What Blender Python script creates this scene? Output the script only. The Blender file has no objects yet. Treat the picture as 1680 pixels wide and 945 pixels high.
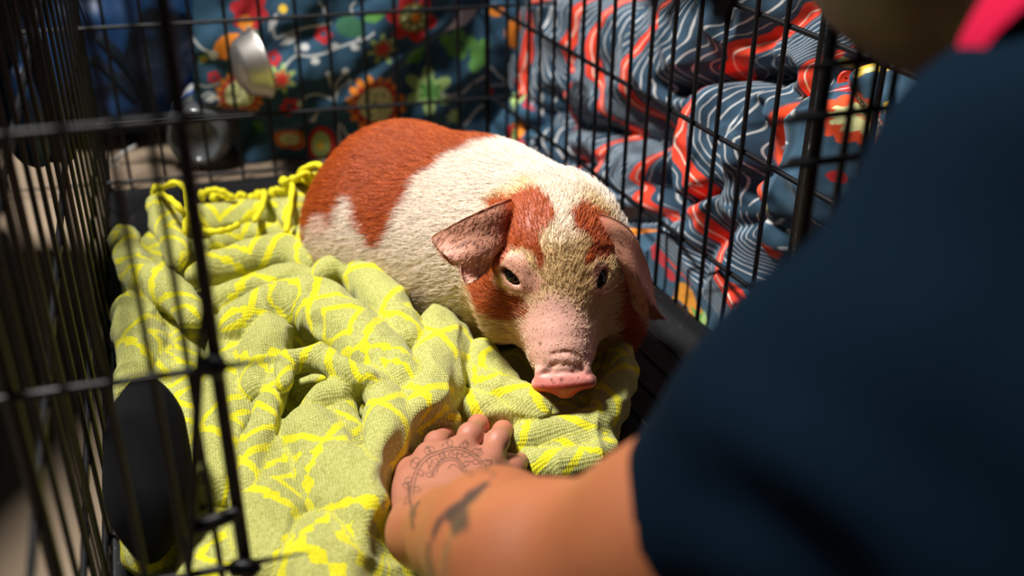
import bpy, math, random
import numpy as np
from mathutils import Vector, Matrix

rng = np.random.default_rng(7)
random.seed(7)
scene = bpy.context.scene
COL = scene.collection

# ------------------------------------------------------------------ camera, world, lights, exposure
F_PX, PITCH, ROLL, CAM_H = 1800.0, math.radians(29.0), math.radians(0.4), 0.67
cam_data = bpy.data.cameras.new('camera')
cam = bpy.data.objects.new('camera', cam_data)
COL.objects.link(cam)
scene.camera = cam
cam_data.sensor_width = 36.0
cam_data.lens = 36.0 * F_PX / 1680.0
cam_data.clip_start = 0.02
cam.location = (0, 0, CAM_H)
cam.rotation_euler = (Matrix.Rotation(math.pi / 2 - PITCH, 3, 'X') @ Matrix.Rotation(ROLL, 3, 'Z')).to_euler()
cam_data.dof.use_dof = True
cam_data.dof.focus_distance = 1.03
cam_data.dof.aperture_fstop = 3.0

world = bpy.data.worlds.new('world')
scene.world = world
world.use_nodes = True
world.node_tree.nodes['Background'].inputs['Color'].default_value = (0.30, 0.42, 0.60, 1)
world.node_tree.nodes['Background'].inputs['Strength'].default_value = 0.04

def area_light(name, loc, target, size, power, color):
    l = bpy.data.lights.new(name, 'AREA')
    l.shape = 'DISK'; l.size = size; l.energy = power; l.color = color
    o = bpy.data.objects.new(name, l); COL.objects.link(o)
    o.location = loc
    o.rotation_euler = (Vector(target) - Vector(loc)).to_track_quat('-Z', 'Y').to_euler()
    return o
area_light('ceiling_lamp', (-0.95, 0.95, 2.35), (0.0, 1.1, 0.1), 0.42, 136, (1.0, 0.965, 0.92))

vs = scene.view_settings
vs.view_transform = 'Standard'
vs.look = 'None'
vs.gamma = 1.0
vs.use_curve_mapping = False
vs.exposure = 0.0

# ------------------------------------------------------------------ pixel <-> place helpers
CT, ST, CR, SR = math.cos(PITCH), math.sin(PITCH), math.cos(ROLL), math.sin(ROLL)
EYE = np.array([0, 0, CAM_H])
def ray(px, py):
    x = (px - 840) / F_PX; y = -(py - 472.5) / F_PX
    x, y = CR * x - SR * y, SR * x + CR * y
    return np.array([x, CT + y * ST, -ST + y * CT])
def g(px, py, z=0.0):                 # where a pixel's ray meets height z
    d = ray(px, py); return EYE + (z - CAM_H) / d[2] * d
def at_y(px, py, Y):                  # where it meets distance Y
    d = ray(px, py); return EYE + Y / d[1] * d
def on_plane(px, py, p0, n):
    d = ray(px, py); t = np.dot(np.asarray(p0) - EYE, n) / np.dot(d, n); return EYE + t * d
def proj(P):
    P = np.asarray(P, float) - EYE
    X = P[..., 0]; dep = P[..., 1] * CT - P[..., 2] * ST; up = P[..., 1] * ST + P[..., 2] * CT
    x = X / dep; y = up / dep
    x, y = CR * x + SR * y, -SR * x + CR * y
    return np.stack([840 + F_PX * x, 472.5 - F_PX * y], -1)
def srgb(r, g_, b):
    c = np.array([r, g_, b], float) / 255
    return np.where(c <= 0.04045, c / 12.92, ((c + 0.055) / 1.055) ** 2.4)
def unit(v):
    v = np.asarray(v, float); return v / np.linalg.norm(v)
def sstep(a, b, x):
    t = np.clip((x - a) / (b - a), 0, 1); return t * t * (3 - 2 * t)

# value noise on a hashed lattice
_perm = rng.random((64, 64, 64)).astype(np.float32)
def noise3(P, f=1.0):
    P = np.asarray(P, np.float32) * f
    i = np.floor(P).astype(int); w = P - i; w = w * w * (3 - 2 * w)
    i &= 63; j = (i + 1) & 63
    r = 0
    for dx in (0, 1):
        ix = (j if dx else i)[..., 0]; wx = w[..., 0] if dx else 1 - w[..., 0]
        for dy in (0, 1):
            iy = (j if dy else i)[..., 1]; wy = w[..., 1] if dy else 1 - w[..., 1]
            for dz in (0, 1):
                iz = (j if dz else i)[..., 2]; wz = w[..., 2] if dz else 1 - w[..., 2]
                r = r + _perm[ix, iy, iz] * wx * wy * wz
    return r * 2 - 1
def noise2(x, y, f=1.0, seed=0.0):
    return noise3(np.stack([np.broadcast_to(x, np.broadcast(x, y).shape), np.broadcast_to(y, np.broadcast(x, y).shape), np.full(np.broadcast(x, y).shape, seed)], -1) * np.array([f, f, 1.0]))

def in_poly(pts, poly):               # signed-ish: boolean inside
    x, y = pts[..., 0], pts[..., 1]
    c = np.zeros(x.shape, bool); n = len(poly)
    for i in range(n):
        x1, y1 = poly[i]; x2, y2 = poly[(i + 1) % n]
        if y1 == y2: continue
        cond = ((y1 > y) != (y2 > y)) & (x < (x2 - x1) * (y - y1) / (y2 - y1) + x1)
        c ^= cond
    return c
def seg_dist(x, y, a, b):
    ax, ay = a; bx, by = b
    dx, dy = bx - ax, by - ay; L = dx * dx + dy * dy + 1e-12
    t = np.clip(((x - ax) * dx + (y - ay) * dy) / L, 0, 1)
    return np.hypot(x - ax - t * dx, y - ay - t * dy), t
def poly_dist(x, y, pts, closed=False):
    d = None; n = len(pts)
    for i in range(n if closed else n - 1):
        e, _ = seg_dist(x, y, pts[i], pts[(i + 1) % n])
        d = e if d is None else np.minimum(d, e)
    return d
def poly_soft(P, poly, w):            # 0..1 inside mask with a soft edge of width w
    d = poly_dist(P[..., 0], P[..., 1], poly, True)
    s = np.where(in_poly(P, poly), -d, d)
    return 1 - sstep(-w, w, s)
def catmull(pts, n):
    pts = np.asarray(pts, float); m = len(pts)
    t = np.linspace(0, m - 1 - 1e-9, n); i = t.astype(int); u = (t - i)[:, None]
    p0 = pts[np.clip(i - 1, 0, m - 1)]; p1 = pts[i]; p2 = pts[np.clip(i + 1, 0, m - 1)]; p3 = pts[np.clip(i + 2, 0, m - 1)]
    return 0.5 * (2 * p1 + (p2 - p0) * u + (2 * p0 - 5 * p1 + 4 * p2 - p3) * u ** 2 + (3 * p1 - p0 - 3 * p2 + p3) * u ** 3)

# ------------------------------------------------------------------ mesh helpers
def mesh_np(name, V, quads=None, tris=None, smooth=True):
    me = bpy.data.meshes.new(name)
    V = np.asarray(V, np.float32)
    loops, starts = [], []; pos = 0
    if quads is not None and len(quads):
        q = np.asarray(quads, np.int32); loops.append(q.ravel()); starts.append(np.arange(len(q)) * 4); pos = len(q) * 4
    if tris is not None and len(tris):
        t = np.asarray(tris, np.int32); loops.append(t.ravel()); starts.append(pos + np.arange(len(t)) * 3)
    loops = np.concatenate(loops); starts = np.concatenate(starts).astype(np.int32)
    me.vertices.add(len(V)); me.vertices.foreach_set('co', V.ravel())
    me.loops.add(len(loops)); me.loops.foreach_set('vertex_index', loops.astype(np.int32))
    me.polygons.add(len(starts)); me.polygons.foreach_set('loop_start', starts)
    me.update(calc_edges=True)
    if smooth: me.polygons.foreach_set('use_smooth', np.ones(len(starts), bool))
    me.validate(); me.update()
    return me
def add_color(me, name, C):
    a = me.color_attributes.new(name, 'FLOAT_COLOR', 'POINT')
    C4 = np.ones((len(C), 4), np.float32); C4[:, :3] = C
    a.data.foreach_set('color', C4.ravel())
def add_float(me, name, v):
    a = me.attributes.new(name, 'FLOAT', 'POINT'); a.data.foreach_set('value', np.asarray(v, np.float32).ravel())
def link(name, data, mat=None, parent=None):
    o = bpy.data.objects.new(name, data); COL.objects.link(o)
    if mat is not None and data is not None: data.materials.append(mat)
    if parent is not None: o.parent = parent
    return o
def tag(o, label=None, cat=None, group=None, kind=None):
    if label: o['label'] = label
    if cat: o['category'] = cat
    if group: o['group'] = group
    if kind: o['kind'] = kind
    return o
def empty(name, loc=(0, 0, 0)):
    o = bpy.data.objects.new(name, None); COL.objects.link(o); o.location = loc; return o
def grid_quads(nu, nv):
    i = np.arange(nu * nv).reshape(nu, nv)
    return np.stack([i[:-1, :-1], i[1:, :-1], i[1:, 1:], i[:-1, 1:]], -1).reshape(-1, 4)
def tube_arrays(pts, rad, sides=8, caps=True):
    pts = np.asarray(pts, float); n = len(pts)
    rad = np.broadcast_to(np.asarray(rad, float), (n,))
    T = np.gradient(pts, axis=0); T /= np.linalg.norm(T, axis=1)[:, None] + 1e-12
    ref = np.array([0, 0, 1.0]) if abs(T[0][2]) < 0.9 else np.array([1.0, 0, 0])
    V = []; a = np.linspace(0, 2 * np.pi, sides, endpoint=False)
    nrm = unit(np.cross(T[0], ref))
    for i in range(n):
        nrm = nrm - T[i] * np.dot(nrm, T[i]); nrm = unit(nrm)
        b = np.cross(T[i], nrm)
        V.append(pts[i] + rad[i] * (np.cos(a)[:, None] * nrm + np.sin(a)[:, None] * b))
    V = np.concatenate(V)
    i = np.arange(n - 1)[:, None] * sides; k = np.arange(sides)[None]; k2 = (k + 1) % sides
    Q = np.stack([i + k, i + k2, i + sides + k2, i + sides + k], -1).reshape(-1, 4)
    Tr = []
    if caps:
        c0 = len(V); V = np.concatenate([V, pts[:1] - T[:1] * rad[0] * .4, pts[-1:] + T[-1:] * rad[-1] * .4])
        for s in range(sides):
            Tr.append((c0, (s + 1) % sides, s)); Tr.append((c0 + 1, (n - 1) * sides + s, (n - 1) * sides + (s + 1) % sides))
    return V, Q, np.array(Tr, int).reshape(-1, 3)
def join_arrays(items):
    Vs, Qs, Ts = [], [], []; o = 0
    for V, Q, T in items:
        Vs.append(V)
        if Q is not None and len(Q): Qs.append(np.asarray(Q) + o)
        if T is not None and len(T): Ts.append(np.asarray(T) + o)
        o += len(V)
    return np.concatenate(Vs), (np.concatenate(Qs) if Qs else None), (np.concatenate(Ts) if Ts else None)
def lathe_arrays(prof, n=32, M=None):   # prof (r, z)
    prof = np.asarray(prof, float); a = np.linspace(0, 2 * np.pi, n, endpoint=False)
    V = np.stack([prof[:, None, 0] * np.cos(a), prof[:, None, 0] * np.sin(a), np.broadcast_to(prof[:, None, 1], (len(prof), n))], -1).reshape(-1, 3)
    i = np.arange(len(prof) - 1)[:, None] * n; k = np.arange(n)[None]; k2 = (k + 1) % n
    Q = np.stack([i + k, i + k2, i + n + k2, i + n + k], -1).reshape(-1, 4)
    if M is not None: V = V @ np.asarray(M)[:3, :3].T + np.asarray(M)[:3, 3]
    return V, Q, None
def box_arrays(c, h, R=None):
    c = np.asarray(c, float); s = np.array([(x, y, z) for x in (-1, 1) for y in (-1, 1) for z in (-1, 1)], float) * np.asarray(h)
    if R is not None: s = s @ np.asarray(R).T
    Q = np.array([(0, 1, 3, 2), (4, 6, 7, 5), (0, 4, 5, 1), (2, 3, 7, 6), (0, 2, 6, 4), (1, 5, 7, 3)])
    return s + c, Q, None

# signed-distance field on a rectilinear grid, skinned with surface nets
class Field:
    def __init__(self, xs, ys, zs):
        self.ax = [np.asarray(a, np.float32) for a in (xs, ys, zs)]
        self.D = np.full([len(a) for a in self.ax], 0.5, np.float32)
    def _sub(self, lo, hi):
        sl = tuple(slice(max(np.searchsorted(a, l) - 1, 0), np.searchsorted(a, h) + 1) for a, l, h in zip(self.ax, lo, hi))
        X, Y, Z = np.meshgrid(*[a[s] for a, s in zip(self.ax, sl)], indexing='ij', sparse=True)
        return sl, X, Y, Z
    def _mix(self, sl, d, k, sub):
        D = self.D[sl]
        if sub: D = -D
        if k > 0:
            h = np.maximum(k - np.abs(D - d), 0) / k; r = np.minimum(D, d) - h * h * k * .25
        else: r = np.minimum(D, d)
        self.D[sl] = -r if sub else r
    def cone(self, a, b, ra, rb, k=0.02, sub=False):
        a = np.asarray(a, float); b = np.asarray(b, float); m = max(ra, rb) + k + .03
        sl, X, Y, Z = self._sub(np.minimum(a, b) - m, np.maximum(a, b) + m)
        v = b - a; L = float(v @ v) + 1e-12
        t = np.clip(((X - a[0]) * v[0] + (Y - a[1]) * v[1] + (Z - a[2]) * v[2]) / L, 0, 1)
        d = np.sqrt((X - a[0] - t * v[0]) ** 2 + (Y - a[1] - t * v[1]) ** 2 + (Z - a[2] - t * v[2]) ** 2) - (ra + (rb - ra) * t)
        self._mix(sl, d, k, sub)
    def ell(self, c, r, R=None, k=0.02, sub=False):
        c = np.asarray(c, float); r = np.asarray(r, float); R = np.eye(3) if R is None else np.asarray(R, float)   # columns = axes
        m = r.max() + k + .03
        sl, X, Y, Z = self._sub(c - m, c + m)
        x, y, z = X - c[0], Y - c[1], Z - c[2]
        q = [x * R[0, i] + y * R[1, i] + z * R[2, i] for i in range(3)]
        k0 = np.sqrt(sum((q[i] / r[i]) ** 2 for i in range(3))); k1 = np.sqrt(sum((q[i] / r[i] ** 2) ** 2 for i in range(3))) + 1e-9
        d = np.where(k0 < 1e-4, -r.min(), k0 * (k0 - 1) / k1)
        self._mix(sl, d, k, sub)
    def hit(self, px, py):                # first skin point along a pixel's ray, with the outward direction there
        d = ray(px, py); P = EYE + np.arange(.45, 1.6, .001)[:, None] * d
        ix = [np.clip(np.searchsorted(a, P[:, i]), 0, len(a) - 1) for i, a in enumerate(self.ax)]
        ok = np.all([(P[:, i] > a[0]) & (P[:, i] < a[-1]) for i, a in enumerate(self.ax)], 0) & (self.D[ix[0], ix[1], ix[2]] < 0)
        j = int(np.argmax(ok)); i = [int(q[j]) for q in ix]; s_ = 6
        n = np.array([(self.D[tuple(np.add(i, s_ * e))] - self.D[tuple(np.subtract(i, s_ * e))]) / (self.ax[k][i[k] + s_] - self.ax[k][i[k] - s_]) for k, e in enumerate(np.eye(3, dtype=int))])
        return P[j], unit(n)
    def chain(self, pts, rad, k=0.01):
        for i in range(len(pts) - 1): self.cone(pts[i], pts[i + 1], rad[i], rad[i + 1], k)
    def mesh(self, smooth=1):
        D = self.D; xs, ys, zs = self.ax; s = D < 0
        nx, ny, nz = D.shape
        cs = [(i, j, k) for i in (0, 1) for j in (0, 1) for k in (0, 1)]
        cnt = np.zeros((nx - 1, ny - 1, nz - 1), np.int8)
        for i, j, k in cs: cnt += s[i:nx - 1 + i, j:ny - 1 + j, k:nz - 1 + k]
        act = (cnt > 0) & (cnt < 8)
        I, J, K = np.nonzero(act)
        idx = np.full(act.shape, -1, np.int32); idx[I, J, K] = np.arange(len(I))
        acc = np.zeros((len(I), 3)); n = np.zeros(len(I))
        for a in cs:
            for b in cs:
                if sum(abs(p - q) for p, q in zip(a, b)) != 1 or a > b: continue
                da = D[I + a[0], J + a[1], K + a[2]]; db = D[I + b[0], J + b[1], K + b[2]]
                m = (da < 0) != (db < 0); t = np.where(m, da / np.where(m, da - db, 1), 0)
                for c, (axv, ii) in enumerate(((xs, I), (ys, J), (zs, K))):
                    pa = axv[ii + a[c]]; pb = axv[ii + b[c]]; acc[:, c] += np.where(m, pa + t * (pb - pa), 0)
                n += m
        V = acc / n[:, None]
        Q = []
        for axis in range(3):
            o1, o2 = [c for c in range(3) if c != axis]
            sa = [slice(None)] * 3; sb = [slice(None)] * 3
            sa[axis] = slice(0, -1); sb[axis] = slice(1, None)
            A, B = s[tuple(sa)], s[tuple(sb)]
            e = np.array(np.nonzero(A != B)).T
            e = e[(e[:, o1] > 0) & (e[:, o2] > 0) & (e[:, o1] < D.shape[o1] - 1) & (e[:, o2] < D.shape[o2] - 1)]
            def cell(d1, d2):
                c = e.copy(); c[:, o1] += d1; c[:, o2] += d2; return idx[c[:, 0], c[:, 1], c[:, 2]]
            q = np.stack([cell(-1, -1), cell(0, -1), cell(0, 0), cell(-1, 0)], -1)
            ins = A[e[:, 0], e[:, 1], e[:, 2]]
            flip = ins if axis != 1 else ~ins
            q[~flip] = q[~flip][:, ::-1]
            Q.append(q)
        Q = np.concatenate(Q)
        for _ in range(smooth):
            S = np.zeros_like(V); c = np.zeros(len(V))
            for a in range(4):
                b = (a + 1) % 4
                np.add.at(S, Q[:, a], V[Q[:, b]]); np.add.at(S, Q[:, b], V[Q[:, a]]); np.add.at(c, Q[:, a], 1); np.add.at(c, Q[:, b], 1)
            V = V * .5 + .5 * S / np.maximum(c, 1)[:, None]
        return V, Q
def axis_of(segs):                     # [(lo, hi, step), ...] -> coordinates
    out = []
    for lo, hi, st in segs: out.append(np.arange(lo, hi, st))
    a = np.concatenate(out); return a[np.concatenate([[True], np.diff(a) > 1e-4])]
def vnormals(V, Q):
    a = V[Q[:, 2]] - V[Q[:, 0]]; b = V[Q[:, 3]] - V[Q[:, 1]]
    fn = np.cross(a, b); N = np.zeros_like(V)
    for c in range(4): np.add.at(N, Q[:, c], fn)
    return N / (np.linalg.norm(N, axis=1)[:, None] + 1e-12)

# ------------------------------------------------------------------ materials
class NT:
    def __init__(self, name):
        self.m = bpy.data.materials.new(name); self.m.use_nodes = True
        self.t = self.m.node_tree; self.b = self.t.nodes['Principled BSDF']
    def n(self, kind, **kw):
        nd = self.t.nodes.new(kind)
        for k, v in kw.items(): setattr(nd, k, v)
        return nd
    def put(self, sock, v):
        if isinstance(v, bpy.types.NodeSocket): self.t.links.new(v, sock)
        elif isinstance(v, (tuple, list, np.ndarray)):
            v = [float(x) for x in v]
            sock.default_value = v + [1.0] if (len(v) == 3 and sock.type == 'RGBA') else v
        else: sock.default_value = v
    def math(self, op, a, b=None, c=None, clamp=False):
        nd = self.n('ShaderNodeMath', operation=op, use_clamp=clamp)
        for s, v in zip(nd.inputs, (a, b, c)):
            if v is not None: self.put(s, v)
        return nd.outputs[0]
    def mix(self, f, a, b, blend='MIX'):
        nd = self.n('ShaderNodeMix', data_type='RGBA', blend_type=blend)
        self.put(nd.inputs[0], f); self.put(nd.inputs[6], a); self.put(nd.inputs[7], b); return nd.outputs[2]
    def noise(self, scale, detail=3, rough=.55, vec=None):
        nd = self.n('ShaderNodeTexNoise'); nd.inputs['Scale'].default_value = scale; nd.inputs['Detail'].default_value = detail; nd.inputs['Roughness'].default_value = rough
        self.put(nd.inputs['Vector'], vec if vec is not None else self.obj()); return nd.outputs[0]
    def obj(self):
        if not hasattr(self, '_tc'): self._tc = self.n('ShaderNodeTexCoord')
        return self._tc.outputs['Object']
    def attr(self, name, fac=False):
        nd = self.n('ShaderNodeAttribute', attribute_name=name); return nd.outputs['Fac' if fac else 'Color']
    def ramp(self, f, lo, hi):
        nd = self.n('ShaderNodeMapRange'); self.put(nd.inputs[0], f); nd.inputs[1].default_value = lo; nd.inputs[2].default_value = hi; return nd.outputs[0]
    def bump(self, h, strength, dist):
        nd = self.n('ShaderNodeBump'); nd.inputs['Strength'].default_value = strength; nd.inputs['Distance'].default_value = dist
        self.put(nd.inputs['Height'], h); self.put(self.b.inputs['Normal'], nd.outputs[0])
    def set(self, **kw):
        for k, v in kw.items(): self.put(self.b.inputs[k.replace('_', ' ')], v)
        return self
def simple(name, col, rough=.6, var=.25, scale=30, bump=0.0, **kw):
    t = NT(name); n = t.noise(scale)
    c = np.asarray(col, float)
    t.put(t.b.inputs['Base Color'], t.mix(n, tuple(c * (1 - var)), tuple(np.minimum(c * (1 + var), 1))))
    t.set(Roughness=rough, **kw)
    if bump: t.bump(t.noise(scale * 6), .4, bump)
    return t.m

M_wire = simple('black_wire_enamel', srgb(9, 10, 13), .45, .3, 60, Specular_IOR_Level=.3)
M_tray = NT('black_tray_plastic')
_s = M_tray.n('ShaderNodeMapping'); _s.inputs['Rotation'].default_value = (0, 0, .45); _s.inputs['Scale'].default_value = (90, 4, 10); M_tray.put(_s.inputs[0], M_tray.obj())
_f = M_tray.ramp(M_tray.noise(1.0, 4, .6, _s.outputs[0]), .62, .80)
_d = M_tray.ramp(M_tray.noise(320, 2), .70, .76)
M_tray.put(M_tray.b.inputs['Base Color'], M_tray.mix(_d, M_tray.mix(_f, srgb(6, 7, 10), srgb(26, 26, 28)), srgb(120, 115, 105)))
M_tray.set(Roughness=.55, Specular_IOR_Level=.25); M_tray = M_tray.m
M_floor = simple('beige_carpet', srgb(128, 111, 92), .95, .18, 9, .002)
M_wall = simple('dim_wall_paint', srgb(40, 42, 48), .9, .1, 3)
def cloth(name, col, var=.15, scale=18, spec=.15):
    t = NT(name); n = t.noise(scale)
    c = np.asarray(col, float)
    t.put(t.b.inputs['Base Color'], t.mix(n, tuple(c * (1 - var)), tuple(c * (1 + var))))
    t.set(Roughness=.9, Specular_IOR_Level=spec)
    t.bump(t.noise(700, 2), .25, .001)
    return t.m
M_shirt = cloth('navy_cotton_jersey', srgb(7, 20, 32), .2, 18, .03)
M_collar = cloth('crimson_cotton', srgb(170, 8, 50))
M_black_pad = cloth('black_ribbed_nylon', srgb(5, 6, 9))
M_hair = cloth('dark_brown_hair', srgb(24, 16, 16), .3, 60)
M_navy_bag = cloth('dark_navy_nylon', srgb(15, 24, 36))
M_blue = simple('blue_woven_nylon', srgb(8, 48, 88), .5, .3, 14)
M_steel = simple('brushed_steel', srgb(214, 208, 200), .42, .1, 40, Metallic=1.0)
M_clear = simple('grey_translucent_plastic', srgb(120, 124, 128), .18, .2, 20, Transmission_Weight=.45)
M_whitep = simple('white_plastic_film', srgb(196, 196, 194), .35, .1, 20)
M_eye = simple('dark_wet_eye', srgb(14, 10, 9), .08, .2, 80)
M_orange = simple('orange_red_button', srgb(232, 62, 28), .35, .05, 60)
M_yarn = simple('yellow_wool_yarn', srgb(226, 216, 22), .85, .15, 260, .0008)

# ------------------------------------------------------------------ the setting
V, Q, T = box_arrays((0, 1.5, -0.02), (3.0, 3.0, 0.02))
tag(link('floor', mesh_np('floor', V, Q, smooth=False), M_floor), kind='structure')
V, Q, T = box_arrays((0, 4.05, 1.3), (3.0, 0.05, 1.3))
tag(link('wall_back', mesh_np('wall_back', V, Q, smooth=False), M_wall), kind='structure')

# ------------------------------------------------------------------ wire crate
BL, BR, FR, FL = [np.array(p) for p in ((-.600, 1.500), (-.040, 1.633), (.400, .712), (-.268, .484))]
GL, GR = np.array((-.165, .515)), np.array((.186, .634))      # the two posts of the door opening
TOP = .76
crate = tag(empty('wire_crate', (0, 1.05, 0)), 'black wire pet crate with an open doorway around the piglet', 'crate')
V, Q, T = tube_arrays([(0, 0, 0), (0, 0, 1)], 1.0, 10)
wire_me = mesh_np('wire', V, Q, T); wire_me.materials.append(M_wire)
def wire(a, b, r, parent):
    a, b = Vector(a), Vector(b); v = b - a
    o = bpy.data.objects.new('wire', wire_me); COL.objects.link(o)
    o.parent = parent
    o.matrix_parent_inverse = Matrix.Identity(4)
    base = Vector((0, 1.05, 0))
    o.location = a - base; o.rotation_euler = v.to_track_quat('Z', 'Y').to_euler(); o.scale = (r, r, v.length)
    return o
def panel(name, A, B, heights, ts, rv=.0026, rh=.0029, z0=.012, top=TOP, out=None, posts=(.0042, .0042)):
    p = empty(name); p.parent = crate
    d = unit(np.append(B - A, 0)); n = np.array([d[1], -d[0], 0])
    if out is not None: n = n * out
    at = lambda t, z, k=0: np.append(A + (B - A) * t, z) + n * k
    for z in heights: wire(at(0, z, .0045), at(1, z, .0045), rh, p)
    for t in ts: wire(at(t, z0), at(t, top), rv, p)
    for t, r in zip((0, 1), posts):
        if r: wire(at(t, z0), at(t, top), r, p)
    return p
HB = (.014, .103, .245, .388, .530, .660, TOP)
# verticals of the back panel follow the gaps counted in the photograph
nb = np.array([-.231, .973, 0]); pb0 = np.append(BL, 0)
def t_on(px, py, A, B):
    d = B - A; n = np.array([-d[1], d[0], 0]); n /= np.linalg.norm(n)
    P = on_plane(px, py, np.append(A, 0), n)
    return float(np.dot(P[:2] - A, d) / np.dot(d, d))
tb = [t_on(x, y, BL, BR) for x, y in ((196, 190), (262, 230), (322, 120), (379, 120), (433, 100), (491, 100), (543, 100), (599, 100), (650, 100), (702, 90), (752, 90))]
panel('back_panel', BL, BR, HB, tb)
tr = [t_on(x, y, BR, FR) for x, y in ((832, 50), (849, 50), (868, 50), (887, 60), (909, 80), (934, 80), (956, 80), (981, 80), (1006, 80), (1036, 80), (1069, 80), (1105, 80), (1146, 80), (1189, 80), (1236, 80), (1286, 80), (1345, 80), (1412, 330), (1480, 330))]
tr = [t for t in tr if .02 < t < .98]
panel('side_panel', BR, FR, HB, tr, out=-1)
panel('side_panel', BL, FL, HB, np.linspace(0, 1, 18)[1:-1], rv=.0022)
HF = (.014, .050, .190, .335, .480, .620, TOP)
panel('front_panel', FL, GL, HF, (.22, .45, .68, .86), rv=.0021, rh=.0026, posts=(.0045, .0042))
tfr = [t_on(x, y, GR, FR) for x, y in ((1392, 200), (1424, 200), (1462, 160), (1508, 200), (1528, 200))]
fp = panel('front_panel', GR, FR, (.014, .050, .190, .262, .332, .411, .441, .473, .560, .620, TOP), list(tfr) + [.68, .84], rv=.0026, rh=.0026, posts=(.0048, .0045))
dfr = unit(FR - GR)
for z in (.411, .441):
    wire(np.append(GR, z), np.append(GR - dfr * .016, z), .0034, fp)
lat = empty('door_latch'); lat.parent = crate
lz = np.append(GL, 0); dl = unit(FL - GL)
lp = lambda k, z, o=-.006: np.append(GL + dl * k, z) + np.array([.0, o, 0])
wire(lp(.004, .338), lp(-.006, .338, -.010), .0065, lat)
wire(lp(.008, .335), lp(.028, .215), .0030, lat)
wire(lp(.002, .232), lp(.022, .226), .0050, lat)
wire(lp(.006, .190), lp(-.008, .190, -.010), .0060, lat)

# tray: a shallow black pan with a raised rim
cr = np.array([BL + (FL - BL) * .05, BR + (FR - BR) * .03, FR, FL]); cen = cr.mean(0)
def ring(off, z):
    return np.array([np.append(c + unit(cen - c) * off, z) for c in cr])
R = [ring(.006, .004), ring(.004, .022), ring(.010, .023), ring(.026, .010), ring(.10, .009)]
items = np.concatenate(R); Q = []
for i in range(4):
    for j in range(4):
        Q.append((i * 4 + j, i * 4 + (j + 1) % 4, (i + 1) * 4 + (j + 1) % 4, (i + 1) * 4 + j))
Q.append((16, 17, 18, 19))
items_b = items.copy(); nV = len(items)
low = ring(.006, .001); V = np.concatenate([items, low])
Q.append((nV + 3, nV + 2, nV + 1, nV)); 
for j in range(4): Q.append((nV + j, nV + (j + 1) % 4, (j + 1) % 4, j))
o = link('plastic_tray', mesh_np('plastic_tray', V, Q, smooth=False), M_tray)
tag(o, 'black scratched plastic tray on the floor of the wire crate', 'tray')
for k in range(7):                                       # moulded ribs of the tray floor, along its length
    t = .62 + .05 * k
    a = BL + (BR - BL) * t; b = FL + (FR - FL) * t
    a = a + (b - a) * .06; b = b - (b - a) * .06
    V, Q, T = tube_arrays([np.append(a, .009), np.append((a + b) / 2, .009), np.append(b, .009)], .0022, 6)
    link('rib', mesh_np('rib', V, Q, T), M_tray, o)

# ------------------------------------------------------------------ printed cloth: painter in photo-pixel scale, baked to the cloth
class Paint:
    def __init__(self, P2, base): self.X, self.Y = P2[:, 0], P2[:, 1]; self.C = np.tile(np.asarray(base, float), (len(P2), 1))
    def put(self, m, col): self.C += (np.asarray(col) - self.C) * m[:, None]
    def pol(self, cx, cy, asp=1, rot=0):
        x, y = self.X - cx, self.Y - cy; c, s = math.cos(rot), math.sin(rot); x, y = c * x + s * y, -s * x + c * y
        return np.hypot(x, y * asp), np.arctan2(y * asp, x)
    def petals(self, cx, cy, r, n, col, depth=.25, rot=0, asp=1, pw=1.0, half=None):
        R, A = self.pol(cx, cy, asp, rot)
        rr = r * (1 - depth + depth * np.abs(np.cos(n * A / 2)) ** pw)
        m = 1 - sstep(-.8, .8, R - rr)
        if half is not None: m = m * (np.cos(A - half) > -.15)
        self.put(m, col)
    def dot(self, cx, cy, r, col, asp=1, rot=0): self.petals(cx, cy, r, 1, col, 0, rot, asp)
    def line(self, pts, w, col, curve=True):
        if curve and len(pts) > 2: pts = catmull(pts, len(pts) * 5)
        d = poly_dist(self.X, self.Y, [tuple(p) for p in pts]); self.put(1 - sstep(w - .8, w + .8, d), col)
    def poly(self, pts, col, w=.8): self.put(poly_soft(np.stack([self.X, self.Y], -1), pts, w), col)
    def leaf(self, a, b, w, col):
        a, b = np.asarray(a, float), np.asarray(b, float); d, t = seg_dist(self.X, self.Y, a, b)
        self.put(1 - sstep(-.8, .8, d - w * np.sin(np.pi * np.clip(t, .04, .96))), col)
TEAL, RED, ORG, YEL = srgb(34, 76, 102), srgb(196, 24, 34), srgb(238, 138, 24), srgb(240, 200, 60)
CRM, GRN, LGR, WHT, DGR = srgb(226, 226, 160), srgb(96, 158, 72), srgb(168, 200, 120), srgb(214, 216, 214), srgb(44, 104, 74)
def sunflower(p, x, y, r, rot=0, half=None, asp=1):
    p.petals(x, y, r, 16, ORG, .22, rot, asp, 1, half); p.petals(x, y, r * .80, 16, RED, .2, rot + .2, asp, 1, half); p.petals(x, y, r * .60, 1, CRM, 0, rot, asp, 1, half)
    for k in range(9):
        a = k * 2.4; q = r * .16 * math.sqrt(k); p.dot(x + q * math.cos(a), y + q * math.sin(a) / asp, r * .055, DGR)
def star(p, x, y, r, rot=0):
    p.petals(x, y, r, 7, LGR, .55, rot, 1, 1.6); p.petals(x, y, r * .62, 7, srgb(214, 50, 30), .5, rot, 1, 1.6)
def redflower(p, x, y, r, rot=0):
    p.petals(x, y, r, 5, RED, .3, rot); p.dot(x, y, r * .3, TEAL)
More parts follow.
